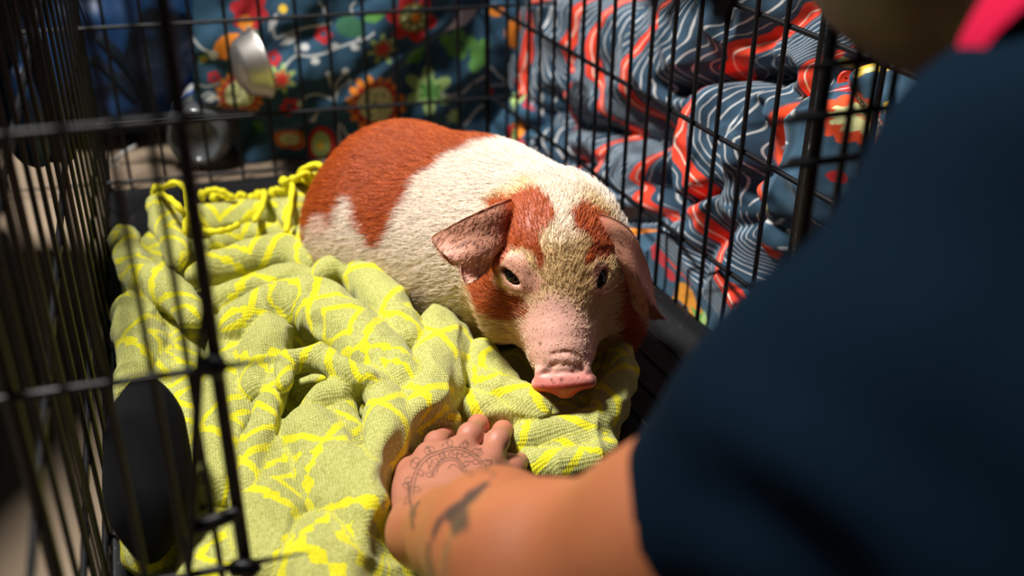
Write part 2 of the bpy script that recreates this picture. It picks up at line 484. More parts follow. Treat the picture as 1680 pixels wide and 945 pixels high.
def berries(p, x, y, r):
    p.line([(x, y + r), (x - r * .2, y), (x - r * .5, y - r)], 1.7, WHT); p.line([(x, y + r), (x + r * .1, y - r * .1), (x + r * .7, y - r * 1.1)], 1.7, WHT); p.line([(x, y + r), (x + r * .3, y + r * .2), (x + r, y - r * .4)], 1.7, WHT)
    for q, s in (((-.5, -1), 4), ((.7, -1.1), 6), ((1, -.4), 4)): p.dot(x + q[0] * r, y + q[1] * r, s, WHT)

# teal floral cloth hung behind the back panel
STEP = .0016
a_ = np.arange(.10, .80, STEP); z_ = np.arange(.004, .50, STEP)
A, Z = np.meshgrid(a_, z_, indexing='ij')
db = np.append(unit(BR - BL), 0)
base = np.append(BL, 0) + A[..., None] * db + nb * (.075 + .05 * Z[..., None]) + Z[..., None] * np.array([0, 0, 1])
P2 = proj(base).reshape(-1, 2); X, Y = P2[:, 0], P2[:, 1]
h = np.zeros(len(P2))
up = poly_soft(P2, [(200, -200), (745, -200), (745, 30), (690, 70), (640, 108), (592, 150), (500, 196), (440, 205), (400, 170), (330, 175), (200, 190)], 16)
h += .040 * up
pl = [((700, -40), (560, 70), (440, 130), 46, .022), ((820, 60), (720, 130), (640, 230), 60, .020), ((640, 110), (540, 220), (470, 300), 40, .022), ((520, -40), (420, 60), (350, 60), 40, .016), ((620, 240), (560, 280), (520, 330), 34, .02), ((460, 210), (420, 260), (400, 320), 30, .02)]
for a, b, c, w, hh in pl:
    d = poly_dist(X, Y, [tuple(q) for q in catmull([a, b, c], 9)]); h = np.maximum(h, up * .03 + hh * np.sqrt(np.clip(1 - (d / w) ** 2, 0, 1)))
h += .006 * noise2(X, Y, 1 / 55., 3) + .003 * noise2(X, Y, 1 / 22., 9)
h = h.reshape(A.shape)
for _ in range(5):
    h[1:-1, 1:-1] = (h[1:-1, 1:-1] * 2 + h[2:, 1:-1] + h[:-2, 1:-1] + h[1:-1, 2:] + h[1:-1, :-2]) / 6
Vb = (base - nb * np.minimum(h, .062)[..., None]).reshape(-1, 3)
p = Paint(P2, TEAL)
vine = lambda *pts: p.line(list(pts), 1.7, WHT)
p.petals(408, 8, 32, 6, RED, .3, .3); p.dot(402, 26, 12, ORG); p.leaf((405, 30), (425, 58), 7, LGR)
p.dot(378, 62, 28, ORG, 1.35, -.3); p.leaf((380, 92), (404, 66), 9, LGR); p.dot(386, 78, 8, YEL)
sunflower(p, 392, 142, 40, .3); redflower(p, 351, 112, 11); redflower(p, 447, 82, 12)
star(p, 459, 112, 25, .4); star(p, 622, 66, 27, .2); redflower(p, 473, 160, 17, .5); redflower(p, 527, 44, 15, .2)
vine((446, 35), (450, 50), (462, 47), (495, 35), (540, 28)); p.leaf((458, 62), (488, 46), 6, WHT)
vine((484, 60), (486, 74), (510, 76), (545, 66), (590, 48), (606, 38))
for q in ((497, 64), (513, 84), (577, 62), (545, 62)): p.dot(q[0], q[1], 7, WHT, 1.3)
vine((580, 50), (585, 40), (578, 36)); vine((465, 92), (478, 80), (488, 76))
berries(p, 545, 128, 24); vine((490, 158), (500, 145), (520, 142), (545, 150)); vine((510, 190), (520, 170), (545, 162)); p.dot(491, 157, 7, WHT); p.dot(512, 188, 5, WHT)
p.dot(570, 32, 22, DGR, 1.4); p.leaf((590, 20), (625, 8), 8, GRN)
p.petals(668, 18, 42, 6, srgb(200, 30, 30), .35, .2); p.dot(672, 16, 25, srgb(120, 130, 60), 1.0); p.dot(674, 16, 8, ORG)
for k in range(8): p.dot(672 + 17 * math.cos(k * .785), 16 + 17 * math.sin(k * .785), 4, CRM)
sunflower(p, 613, 162, 48, -.6, None, .85)
p.leaf((662, 100), (694, 74), 13, GRN); p.petals(700, 142, 40, 6, LGR, .5, .5, 1, 1.3); p.petals(702, 142, 20, 6, GRN, .5, .5)
vine((720, 147), (752, 150), (775, 130), (797, 117)); vine((560, 200), (565, 212), (575, 222), (578, 245)); vine((556, 195), (553, 215), (556, 235))
for q in ((550, 222), (586, 228), (566, 252)): p.leaf((q[0] - 6, q[1] + 10), (q[0] + 5, q[1] - 10), 6, WHT)
for q in ((730, 62), (750, 55), (768, 66), (752, 80), (778, 84), (740, 76), (790, 70), (775, 100), (788, 92)): p.dot(q[0], q[1], 11, GRN)
p.leaf((725, 45), (782, 16), 10, WHT); p.dot(810, 14, 14, ORG, 1.5); vine((802, 105), (815, 120), (830, 138), (806, 140)); redflower(p, 803, 150, 8)
p.petals(743, 188, 14, 6, LGR, .55, .2); vine((762, 205), (780, 185), (793, 175))
sunflower(p, 474, 222, 28, .2, None, 1.5); p.dot(527, 232, 24, RED, .75); p.dot(525, 230, 15, LGR, .7); p.dot(524, 232, 7, YEL)
p.leaf((420, 215), (430, 198), 9, GRN); redflower(p, 540, 270, 14); p.leaf((330, 90), (338, 75), 7, LGR); p.dot(335, 84, 4, ORG)
vine((325, 125), (340, 128), (358, 122)); vine((332, 145), (345, 138), (360, 150)); vine((335, 162), (350, 166), (362, 158)); p.leaf((336, 152), (355, 144), 6, WHT); vine((310, 40), (330, 62), (346, 70)); p.dot(350, 75, 8, WHT)
p.leaf((440, 40), (452, 10), 6, WHT); vine((530, 15), (528, 4), (520, -8)); vine((575, 14), (572, 2), (578, -6)); p.dot(462, 3, 7, YEL)
p.dot(848, 50, 24, ORG, .9); p.dot(856, 62, 14, RED, .8); p.poly([(848, 14), (866, 10), (862, 30), (850, 28)], RED)
keep = in_poly(P2, [(300, -400), (318, 60), (316, 150), (350, 190), (392, 255), (430, 300), (440, 520), (1100, 520), (1100, -400)])
Q = grid_quads(*A.shape); Q = Q[keep[Q].all(1)]
used = np.unique(Q); rm = np.full(len(Vb), -1); rm[used] = np.arange(len(used)); me = mesh_np('floral_cloth', Vb[used], rm[Q])
add_color(me, 'col', p.C[used])
t = NT('floral_cotton_print')
t.put(t.b.inputs['Base Color'], t.mix(t.ramp(t.noise(9), .2, .8), t.attr('col'), t.mix(.12, t.attr('col'), (.0, .02, .04))))
t.set(Roughness=.85, Sheen_Weight=.1); t.bump(t.noise(900, 2), .2, .0008)
M_floral = t.m
me.materials.append(M_floral)
tag(link('floral_cloth', me), 'teal cotton cloth with red orange and green flowers hanging behind the crate', 'cloth')

# striped bedding heaped against the crate's side panel
drr = np.append(unit(FR - BR), 0); nr = np.array([-drr[1], drr[0], 0])
s_ = np.arange(-.06, 1.06, .0018); z_ = np.arange(.004, .66, .0018)
S, Z = np.meshgrid(s_, z_, indexing='ij')
base = np.append(BR, 0) + S[..., None] * drr + nr * (.026 + .055 * sstep(0, .10, Z[..., None]) + .20 * Z[..., None]) + Z[..., None] * np.array([0, 0, 1])
P2 = proj(base).reshape(-1, 2); X, Y = P2[:, 0], P2[:, 1]
Sf, Zf = S.ravel(), Z.ravel()
rolls = [  # polyline, half width px, height m
    ([(1060, 210), (1120, 110), (1200, 40), (1330, -30)], 90, .050), ([(1330, 90), (1250, 95), (1170, 130), (1090, 190)], 34, .030),
    ([(1360, 110), (1420, 60), (1500, 20)], 60, .04),
    ([(1240, 180), (1220, 260), (1215, 330)], 66, .066), ([(1310, 190), (1290, 260), (1280, 320)], 44, .060),
    ([(1420, 210), (1400, 290), (1380, 330)], 78, .062), ([(1500, 150), (1530, 210), (1540, 300)], 50, .05),
    ([(1350, 320), (1260, 350), (1180, 390), (1120, 440)], 44, .052), ([(1330, 390), (1260, 430), (1230, 520)], 50, .05), ([(1180, 420), (1170, 480), (1200, 540)], 30, .036),
    ([(1130, 250), (1060, 290), (1010, 340)], 42, .05), ([(1090, 330), (1040, 350), (1000, 372)], 26, .036),
    ([(1040, 40), (1010, 130), (1000, 200)], 46, .045), ([(960, 30), (940, 100), (930, 150)], 34, .036), ([(990, 220), (940, 240), (900, 250)], 30, .04),
    ([(890, 20), (880, 100), (890, 180)], 28, .03), ([(950, 290), (920, 300), (900, 290)], 24, .03), ([(1060, 400), (1120, 450), (1180, 530), (1230, 600)], 40, .032), ([(1420, 420), (1370, 480), (1330, 560)], 60, .04)]
h = np.zeros(len(P2)); rid = np.full(len(P2), -1)
for k, (pl, w, hh) in enumerate(rolls):
    d = poly_dist(X, Y, [tuple(q) for q in catmull(pl, 12)]); v = hh * np.clip(1 - (d / w) ** 2, 0, 1) ** .6
    m = v > h; rid[m] = k; h = np.maximum(h, v)
h *= 1.3
for pl, w, dp in (([(1100, 200), (1135, 250), (1145, 320)], 30, .055), ([(1150, 150), (1240, 132), (1335, 124)], 13, .055), ([(1320, 180), (1318, 260), (1300, 320)], 9, .03), ([(990, 210), (1060, 220), (1100, 240)], 14, .04), ([(1110, 360), (1180, 345), (1250, 318)], 10, .03), ([(940, 160), (960, 210), (950, 270)], 12, .035), ([(1300, 300), (1310, 380), (1290, 470)], 11, .03)):
    d = poly_dist(X, Y, [tuple(q) for q in catmull(pl, 9)]); h = h - dp * np.exp(-(d / w) ** 2)
ridge = 1 - np.abs(noise2(Sf * 1.6 + Zf * .8, Zf * .8 - Sf * .4, 13., 5)); h += .016 * ridge ** 3
h += .007 * noise2(Sf, Zf, 26., 7) + .0025 * noise2(Sf, Zf, 70., 2)
h2 = h.reshape(S.shape)
for _ in range(6): h2[1:-1, 1:-1] = (h2[1:-1, 1:-1] * 2 + h2[2:, 1:-1] + h2[:-2, 1:-1] + h2[1:-1, 2:] + h2[1:-1, :-2]) / 6
h = h2.ravel()
Vr = (base + (-nr * .95 + np.array([0, 0, .25])) * np.minimum(h2, .016 + .078 * sstep(0, .10, Z))[..., None]).reshape(-1, 3)
up = poly_soft(P2, [(1040, -300), (1030, 60), (1090, 215), (1190, 150), (1300, 150), (1420, 165), (1700, 100), (1700, -300)], 5)
# the stripes run alongside the orange bands seen in the photograph
bands = [([(909, -10), (902, 25), (896, 70)], -1, 52), ([(988, -15), (977, 45), (968, 85)], 0, 58), ([(1060, -15), (1034, 70), (1028, 128)], 1, 70), ([(1160, 10), (1137, 51), (1108, 96), (1092, 160)], 2, 88), ([(1420, 10), (1358, 45), (1294, 77), (1230, 116)], 3, 128),
         ([(1230, 154), (1204, 193), (1201, 250), (1230, 302)], 3, 138), ([(1217, 315), (1224, 347), (1243, 411), (1256, 462), (1272, 520)], 3, 138), ([(1362, 154), (1352, 199), (1333, 257), (1327, 302)], 4, 138), ([(1320, 328), (1311, 385), (1340, 418), (1380, 480)], 4, 138),
         ([(1063, 238), (1031, 283), (1037, 334)], 1, 84), ([(973, 173), (967, 238)], 0, 66), ([(1005, 150), (980, 193)], 0, 66), ([(1150, 440), (1172, 480), (1190, 540)], 2, 110), ([(1480, -60), (1600, 60)], 5, 140)]
num = np.zeros(len(P2)); den = np.zeros(len(P2))
for pl, k, sc in bands:
    c = catmull(pl, 10) if len(pl) > 2 else np.array(pl, float)
    best = np.full(len(P2), 1e9); sd = np.zeros(len(P2))
    for i in range(len(c) - 1):
        d, _ = seg_dist(X, Y, c[i], c[i + 1]); e = c[i + 1] - c[i]; cr_ = -(e[0] * (Y - c[i][1]) - e[1] * (X - c[i][0])) / np.hypot(*e)
        m = d < best; best = np.where(m, d, best); sd = np.where(m, cr_, sd)
    w = 1 / (best ** 2 + 60) ** 1.6; num += w * (k + .5 + sd / sc); den += w
su = num / den + .035 * noise2(X, Y, 1 / 42., 8) + .014 * noise2(X, Y, 1 / 16., 3)
F1 = [(1335, 168), (1395, 160), (1400, 128), (1430, 95), (1480, 60), (1560, 60), (1640, 300), (1460, 380), (1325, 335), (1318, 262)]
F2 = [(1010, 372), (1090, 372), (1130, 388), (1150, 440), (1190, 480), (1235, 560), (1210, 620), (1080, 540), (1010, 440)]
F3 = [(700, -300), (868, -300), (862, 80), (850, 130), (905, 160), (930, 260), (900, 420), (700, 420)]
F4 = [(1250, 345), (1400, 340), (1420, 430), (1350, 470), (1310, 420), (1330, 360)]
fl = np.clip(sum(poly_soft(P2, q, 1.2) for q in (F1, F2, F3, F4[:1] + F4[1:])), 0, 1)
p = Paint(P2, srgb(44, 78, 100))
p.put(poly_soft(P2, F3, 4) * .7, TEAL)
# fan flower, vines and leaves near the button
RO = srgb(236, 78, 30)
p.petals(1478, 205, 44, 14, RO, .2, .2); p.petals(1484, 204, 32, 12, CRM, .3, .1, 1.15); p.line([(1470, 190), (1500, 232)], 1.2, RO, False)
p.line([(1468, 150), (1490, 185), (1512, 220)], 8, srgb(18, 30, 44)); p.line([(1464, 152), (1484, 187), (1504, 222)], 1.0, WHT); p.line([(1476, 148), (1496, 182), (1518, 216)], 1.0, WHT)
for k in range(7): p.line([(1464 + 6 * k, 154 + 11 * k), (1476 + 6 * k, 148 + 11 * k)], .9, WHT, False)
p.petals(1502, 118, 26, 5, YEL, .5, .4, 1, 1.4); p.dot(1508, 128, 7, CRM)
p.poly([(1420, 98), (1452, 120), (1492, 152), (1470, 160), (1430, 160), (1440, 130)], RED); p.leaf((1412, 105), (1436, 112), 8, LGR); p.poly([(1438, 122), (1462, 124), (1456, 142), (1440, 138)], ORG)
p.line([(1430, 162), (1452, 150)], 1.2, WHT, False)
p.poly([(1350, 158), (1378, 158), (1368, 200), (1362, 230), (1330, 252), (1326, 300), (1338, 330), (1318, 330), (1314, 250), (1336, 205)], RO, 1.2); p.line([(1364, 158), (1356, 200), (1346, 232), (1330, 248)], 1.3, WHT)
p.petals(1380, 168, 22, 9, CRM, .4, .3); p.line([(1366, 214), (1384, 202), (1396, 194)], 1.8, WHT); p.leaf((1394, 194), (1412, 204), 6, WHT); p.line([(1352, 236), (1366, 242), (1382, 246)], 1.8, WHT)
p.dot(1446, 298, 10, RED); p.leaf((1538, 250), (1534, 215), 8, YEL); p.leaf((1530, 195), (1536, 178), 7, YEL); p.dot(1424, 252, 5, WHT)
p.poly([(1318, 318), (1338, 326), (1330, 360), (1318, 385), (1350, 420), (1335, 430), (1300, 400), (1312, 360)], RO, 1.2)
p.leaf((1338, 330), (1348, 362), 12, CRM); p.line([(1332, 366), (1348, 372), (1366, 366)], 2, WHT); p.line([(1362, 384), (1372, 408), (1360, 424)], 4, WHT); p.line([(1352, 412), (1372, 412), (1390, 414)], 3, WHT)
# strip along the bottom of the side panel
p.poly([(1034, 366), (1062, 376), (1100, 378), (1078, 392), (1072, 402), (1050, 390)], ORG, 1.2); p.line([(1048, 402), (1066, 402), (1074, 420)], 1.8, WHT)
p.dot(1062, 460, 12, RED, .7); p.dot(1082, 490, 9, RED); p.petals(1128, 420, 22, 5, RED, .4, .3); p.dot(1134, 452, 11, RED); p.line([(1078, 465), (1086, 452)], 1.6, WHT, False)
p.petals(1142, 505, 36, 3, srgb(232, 150, 26), .3, .8, .8); p.petals(1132, 508, 17, 3, TEAL * .6, .35, .2); p.dot(1130, 517, 5, WHT); p.poly([(1144, 530), (1152, 526), (1168, 560), (1160, 566)], YEL)
p.poly([(1152, 500), (1172, 516), (1182, 508), (1178, 560), (1166, 548)], GRN); p.leaf((1168, 545), (1182, 510), 6, LGR)
# corner
p.dot(848, 50, 24, ORG, .9); p.dot(856, 64, 14, RED, .8); p.line([(862, 80), (854, 104), (849, 132)], 5, RED); p.line([(864, 84), (874, 88), (882, 84)], 1.8, WHT)
for k in range(8): p.line([(872, 98 + 8 * k), (881, 100 + 8 * k)], 1.5, WHT, False)
p.line([(880, 88), (868, 130), (858, 160), (876, 195)], 1.8, WHT); p.line([(892, 75), (890, 110), (902, 145)], 1.8, WHT); p.line([(835, 165), (838, 135), (848, 122)], 1.6, WHT); p.line([(806, 100), (820, 118), (830, 140), (806, 140)], 1.6, WHT)
p.leaf((884, 185), (902, 152), 10, LGR); p.leaf((892, 170), (902, 150), 4, RED); p.petals(915, 172, 14, 3, RED, .4); p.dot(852, 222, 11, YEL, .6); p.dot(850, 228, 16, RED, .7); p.dot(851, 224, 8, LGR, .6); p.dot(895, 262, 22, RED, .8); p.dot(894, 258, 10, LGR); p.dot(888, 272, 5, ORG); p.dot(862, 212, 9, ORG, .6); p.line([(872, 240), (870, 262)], 2.5, WHT, False); p.dot(956, 262, 12, ORG, .6); p.dot(966, 285, 10, RED)
p.poly([(836, 10), (862, 8), (860, 28), (842, 22)], RED); p.dot(830, 12, 9, ORG); p.leaf((866, 16), (880, 12), 4, WHT)
keep = in_poly(P2, [(806, -600), (806, 700), (2600, 1400), (2600, -600)])
Q = grid_quads(*S.shape); Q = Q[keep[Q].all(1)]
used = np.unique(Q); rm = np.full(len(Vr), -1); rm[used] = np.arange(len(used)); me = mesh_np('striped_bedding', Vr[used], rm[Q])
add_color(me, 'col', p.C[used]); add_float(me, 'stripe', su[used]); add_float(me, 'floral', fl[used])
t = NT('striped_and_floral_bedding')
u = t.attr('stripe', True)
per = t.math('FRACT', t.math('ADD', u, 20.0))          # one repeat of the print
ln = t.math('ABSOLUTE', t.math('SUBTRACT', t.math('FRACT', t.math('MULTIPLY', per, 12.0)), .5))
white = t.math('LESS_THAN', ln, .080)
bd = t.math('ABSOLUTE', t.math('SUBTRACT', per, .5))
band = t.math('LESS_THAN', bd, .086)
gap = t.math('LESS_THAN', bd, .125)
mid = t.math('LESS_THAN', bd, .008)
c = t.mix(white, srgb(40, 70, 92), srgb(206, 206, 204))
c = t.mix(gap, c, srgb(40, 70, 92)); c = t.mix(band, c, srgb(228, 58, 26)); c = t.mix(mid, c, srgb(240, 220, 200))
c = t.mix(t.attr('floral', True), c, t.attr('col'))
t.put(t.b.inputs['Base Color'], c)
t.set(Roughness=.85, Sheen_Weight=.1); t.bump(t.noise(900, 2), .2, .0008)
me.materials.append(t.m)
bed = tag(link('striped_bedding', me), 'navy bedding with white pinstripes and orange bands heaped beside the crate', 'bedding')
# the button sewn on it
bi = np.argmin(np.hypot(X - 1415, Y - 137)); bp = Vr[bi]; bn = unit(EYE - bp)
M = np.eye(4); M[:3, 2] = bn; M[:3, 0] = unit(np.cross((0, 0, 1), bn)); M[:3, 1] = np.cross(M[:3, 2], M[:3, 0]); M[:3, 3] = bp + bn * .004
V, Q, T = lathe_arrays([(0, -.002), (.0098, -.002), (.0108, -.0005), (.0105, .0012), (.0090, .0018), (.0080, .0008), (0, .0006)], 32, M)
bt = link('button', mesh_np('button', V, Q), M_orange, bed); bt['label'] = 'round orange button with four holes'
items = []
for i in range(4):
    a = math.pi / 4 + i * math.pi / 2; c = M[:3, 3] + M[:3, 0] * .003 * math.cos(a) + M[:3, 1] * .003 * math.sin(a)
    V, Q, T = tube_arrays([c, c + bn * .0009], .0012, 10); items.append((V, Q, T))
V, Q, T = join_arrays(items); link('button_hole', mesh_np('button_hole', V, Q, T), M_black_pad, bt)

# ------------------------------------------------------------------ yellow-green blanket
brolls = [  # crest pixels, centre height, tube radius, print phase
    ([(723, 510), (708, 593), (678, 680)], .058, .034, .00), ([(745, 540), (728, 600), (700, 660)], .050, .028, .02),
    ([(534, 430), (579, 420), (632, 480), (672, 536)], .068, .029, .30),
    ([(383, 512), (436, 491), (504, 480), (557, 510), (617, 563), (662, 601)], .066, .036, .52), ([(383, 512), (376, 580), (368, 684), (362, 780)], .040, .036, .05), ([(440, 520), (430, 570), (420, 620)], .058, .030, .81),
    ([(466, 623), (473, 584), (526, 574), (579, 600), (604, 610)], .080, .0150, .35), ([(466, 588), (443, 654), (413, 716), (398, 785)], .062, .0160, .90), ([(511, 654), (549, 639), (594, 616)], .066, .0180, .18), ([(490, 630), (515, 622), (545, 612)], .045, .016, .44),
    ([(602, 610), (632, 654), (634, 714), (619, 758)], .066, .025, .62), ([(572, 628), (558, 684), (575, 730)], .054, .022, .40),
    ([(504, 680), (541, 744), (602, 805), (640, 873)], .050, .050, .00), ([(451, 722), (436, 805), (451, 911)], .040, .043, .30), ([(526, 873), (541, 945), (545, 1060)], .034, .058, .55),
    ([(345, 482), (405, 465), (473, 450), (522, 460)], .052, .026, .75), ([(330, 430), (398, 410), (466, 400), (514, 420)], .056, .027, .10), ([(352, 390), (413, 374), (481, 378)], .048, .020, .66), ([(315, 345), (398, 343), (470, 336)], .032, .030, .22),
    ([(473, 345), (504, 308), (526, 292)], .062, .027, .27), ([(497, 405), (505, 362), (514, 330)], .055, .022, .77), ([(258, 325), (277, 366), (292, 412)], .066, .021, .48),
    ([(200, 372), (210, 420), (261, 457), (322, 502)], .066, .026, .45), ([(209, 486), (231, 548), (201, 623)], .050, .030, .80), ([(250, 500), (262, 580), (250, 640)], .035, .032, .36),
    ([(299, 533), (299, 608), (314, 714), (322, 805)], .026, .040, .15), ([(246, 654), (292, 714), (299, 835), (261, 896), (205, 872)], .022, .026, .33), ([(345, 860), (350, 950), (360, 1060)], .022, .048, .85),
    ([(670, 900), (647, 945), (640, 1050)], .026, .030, .12), ([(632, 700), (668, 712), (705, 690), (740, 672)], .046, .019, .92),
    ([(826, 722), (870, 705), (930, 695), (985, 675), (1012, 620), (1022, 560)], .028, .022, .48), ([(822, 750), (880, 754), (950, 750), (1000, 720)], .018, .020, .08), ([(890, 725), (940, 720), (985, 700)], .020, .024, .70),
    ([(760, 600), (800, 620), (850, 640), (885, 655)], .044, .022, .66), ([(745, 645), (790, 655), (840, 668), (880, 680)], .034, .020, .25), ([(790, 560), (800, 590), (830, 610)], .05, .02, .57)]
fbk = Field(axis_of([(-.63, .17, .0031)]), axis_of([(.50, 1.56, .0031)]), axis_of([(-.004, .135, .0029)]))
foot = [g(x, y, z)[:2] for x, y, z in ((188, 372, .06), (245, 322, .06), (345, 322, .04), (450, 304, .04), (525, 282, .05), (560, 300, .05), (620, 420, .03), (800, 520, .03), (930, 540, .02), (1005, 540, .03), (1036, 548, .03), (1034, 640, .02), (1018, 715, .02), (975, 765, .01), (860, 768, .01), (800, 850, .01), (760, 960, .01), (720, 1100, .01), (300, 1100, .01), (215, 925, .01), (180, 880, .02), (172, 640, .05), (185, 480, .07))]
GX, GY = np.meshgrid(fbk.ax[0], fbk.ax[1], indexing='ij')
P = np.stack([GX + .005 * noise2(GX, GY, 30, 11.), GY + .005 * noise2(GX, GY, 30, 12.)], -1)
de = poly_dist(P[..., 0], P[..., 1], foot, True); sgd = np.where(in_poly(P, foot), de, -de)
hb = .021 + .009 * noise2(GX, GY, 15, 5.) + .012 * (1 - np.abs(noise2(GX * 1.2 + GY * .5, GY * .6 - GX * .5, 14, 6.))) ** 3
hb = .012 + (hb - .012) * np.sqrt(np.clip(sgd / .02, 0, 1))
fbk.D = np.maximum(fbk.ax[2][None, None, :] - hb[..., None], -sgd[..., None]).astype(np.float32)
tubes = []
for pts, z, r, ph in brolls:
    r = r * .77; z = z * 1.22
    c = catmull(np.array([np.append(g(x, y, z + r * .6)[:2], z) for x, y in pts]), len(pts) * 4)
    c[:, :2] += np.stack([noise2(c[:, 0], c[:, 1], 25, ph * 9), noise2(c[:, 0], c[:, 1], 25, ph * 9 + 4)], -1) * .004
    m = len(c); rr = r * (1 + .16 * noise2(np.arange(m) * .22, np.zeros(m), 1, ph * 31)) * np.clip(.72 + .9 * np.minimum(np.arange(m), np.arange(m)[::-1]) / m, 0, 1)
    for i in range(m - 1): fbk.cone(c[i], c[i + 1], rr[i], rr[i + 1], .004)
    tubes.append((c, rr, ph))
for q, r3 in (((738, 775, .085), (.058, .068, .046)), ((768, 706, .075), (.050, .030, .040)), ((700, 870, .10), (.05, .06, .06))): fbk.ell(g(*q), r3, None, .012, True)
def keep_in(A, B, s_):
    d = unit(B - A); return (.010 - s_ * ((GX - A[0]) * -d[1] + (GY - A[1]) * d[0])).astype(np.float32)
fbk.D = np.maximum(fbk.D, np.maximum(keep_in(BL, FL, 1), keep_in(BL, BR, -1))[..., None])
V, Q = fbk.mesh(2); N_ = vnormals(V, Q)
# print coordinates: along and around the fold each point belongs to
bd_ = np.full(len(V), .010); U = V[:, 0].copy(); W = V[:, 1].copy()
for c, rr, ph in tubes:
    sel = np.nonzero(np.all((V > c.min(0) - .07) & (V < c.max(0) + .07), 1))[0]
    L = 0; P_ = V[sel]
    for i in range(len(c) - 1):
        e = c[i + 1] - c[i]; le = np.linalg.norm(e); e = e / le
        t_ = np.clip((P_ - c[i]) @ e, 0, le); w = P_ - c[i] - t_[:, None] * e; d = np.linalg.norm(w, axis=1) - (rr[i] + (rr[i + 1] - rr[i]) * t_ / le)
        lat = unit(np.cross(e, (0, 0, 1))); m = d < bd_[sel]; j = sel[m]
        bd_[j] = d[m]; U[j] = (L + t_ + ph)[m]; W[j] = (rr.mean() * np.arctan2(w @ lat, w[:, 2] + 1e-6) * 1.0 + ph * 1.7)[m]; L += le
rg = 1 - np.abs(noise3(V * np.array([1, .7, 1]), 30.))
V = V + N_ * (.0045 * (rg ** 3 - .25) + .0015 * noise3(V, 75.))[:, None]
me = mesh_np('blanket', V, Q)
add_float(me, 'pu', U); add_float(me, 'pv', W)
t = NT('yellow_green_woven_wool')
pu, pv = t.attr('pu', True), t.attr('pv', True)
CELL = .106
def tri(v): return t.math('ABSOLUTE', t.math('SUBTRACT', t.math('FRACT', t.math('ADD', t.math('DIVIDE', v, CELL), 20.0)), .5))
wob = t.math('MULTIPLY', t.math('SUBTRACT', t.noise(260, 2), .5), .05)
dd = t.math('ADD', t.math('ADD', tri(pu), tri(pv)), wob)                       # 0 centre, .5 lattice, 1 corner
def band(c0, w): return t.math('LESS_THAN', t.math('ABSOLUTE', t.math('SUBTRACT', dd, c0)), w)
pat = t.math('MAXIMUM', band(.5, .052), band(.235, .040))
# twill weave
sx_ = t.n('ShaderNodeSeparateXYZ'); t.put(sx_.inputs[0], t.obj())
wv = t.math('SINE', t.math('ADD', t.math('MULTIPLY', sx_.outputs[0], 2500.0), t.math('MULTIPLY', sx_.outputs[1], 700.0)))
wv2 = t.math('SINE', t.math('SUBTRACT', t.math('MULTIPLY', sx_.outputs[1], 2100.0), t.math('MULTIPLY', sx_.outputs[0], 900.0)))
weave = t.math('MULTIPLY', t.math('ADD', wv, wv2), .5)
flk = t.ramp(t.math('ADD', t.noise(420, 3), t.math('MULTIPLY', weave, .14)), .30, .75)
pale = t.mix(flk, srgb(150, 150, 66), srgb(200, 200, 122)); yel = t.mix(flk, srgb(204, 196, 8), srgb(236, 228, 30))
t.put(t.b.inputs['Base Color'], t.mix(pat, pale, yel))
t.set(Roughness=.95, Sheen_Weight=.15)
t.bump(t.math('ADD', t.math('MULTIPLY', weave, .35), t.noise(600, 3)), .55, .0016)
M_blanket = t.m; me.materials.append(M_blanket)
blanket = tag(link('blanket', me), 'crumpled yellow-green woven blanket with diamond pattern under the piglet', 'blanket')
# tassels along its far edge
tas = [((256, 318, .05), (270, 322, .12), (292, 338, .13), (318, 372, .10)), ((258, 312, .08), (290, 300, .13), (308, 320, .135), (304, 384, .10)), ((330, 322, .07), (345, 312, .08), (365, 314, .08), (384, 326, .07)),
       ((352, 326, .06), (362, 318, .07), (372, 330, .06), (380, 322, .06)), ((384, 330, .06), (396, 318, .07), (406, 328, .06), (414, 320, .06)), ((424, 322, .06), (434, 316, .07), (430, 340, .08), (418, 362, .09)),
       ((448, 318, .06), (456, 310, .07), (462, 318, .06), (470, 308, .06)), ((470, 312, .07), (480, 302, .10), (476, 340, .10), (470, 380, .09)), ((474, 306, .08), (490, 290, .12), (506, 284, .125), (518, 300, .11)),
       ((482, 300, .09), (500, 276, .13), (525, 274, .13), (540, 300, .10)), ((496, 296, .10), (515, 270, .135), (534, 280, .13), (543, 296, .10)), ((505, 300, .10), (522, 290, .12), (530, 300, .11), (526, 316, .09)),
       ((330, 378, .09), (352, 380, .10), (376, 376, .10), (392, 368, .10)), ((466, 300, .09), (484, 292, .11), (500, 296, .11), (512, 288, .11))]
for pts in tas:
    c = catmull([g(*q) for q in pts], 22)
    V, Q, T = tube_arrays(c, .0040 + .0007 * np.sin(np.linspace(0, 30, 22)), 8)
    k1 = tube_arrays(np.array([c[0] - (0, 0, .006), c[0] + (0, 0, .002), c[0] + (0, 0, .008)]), [.004, .0075, .004], 8)
    V, Q, T = join_arrays([(V, Q, T), k1])
    link('tassel', mesh_np('tassel', V, Q, T), M_yarn, blanket)

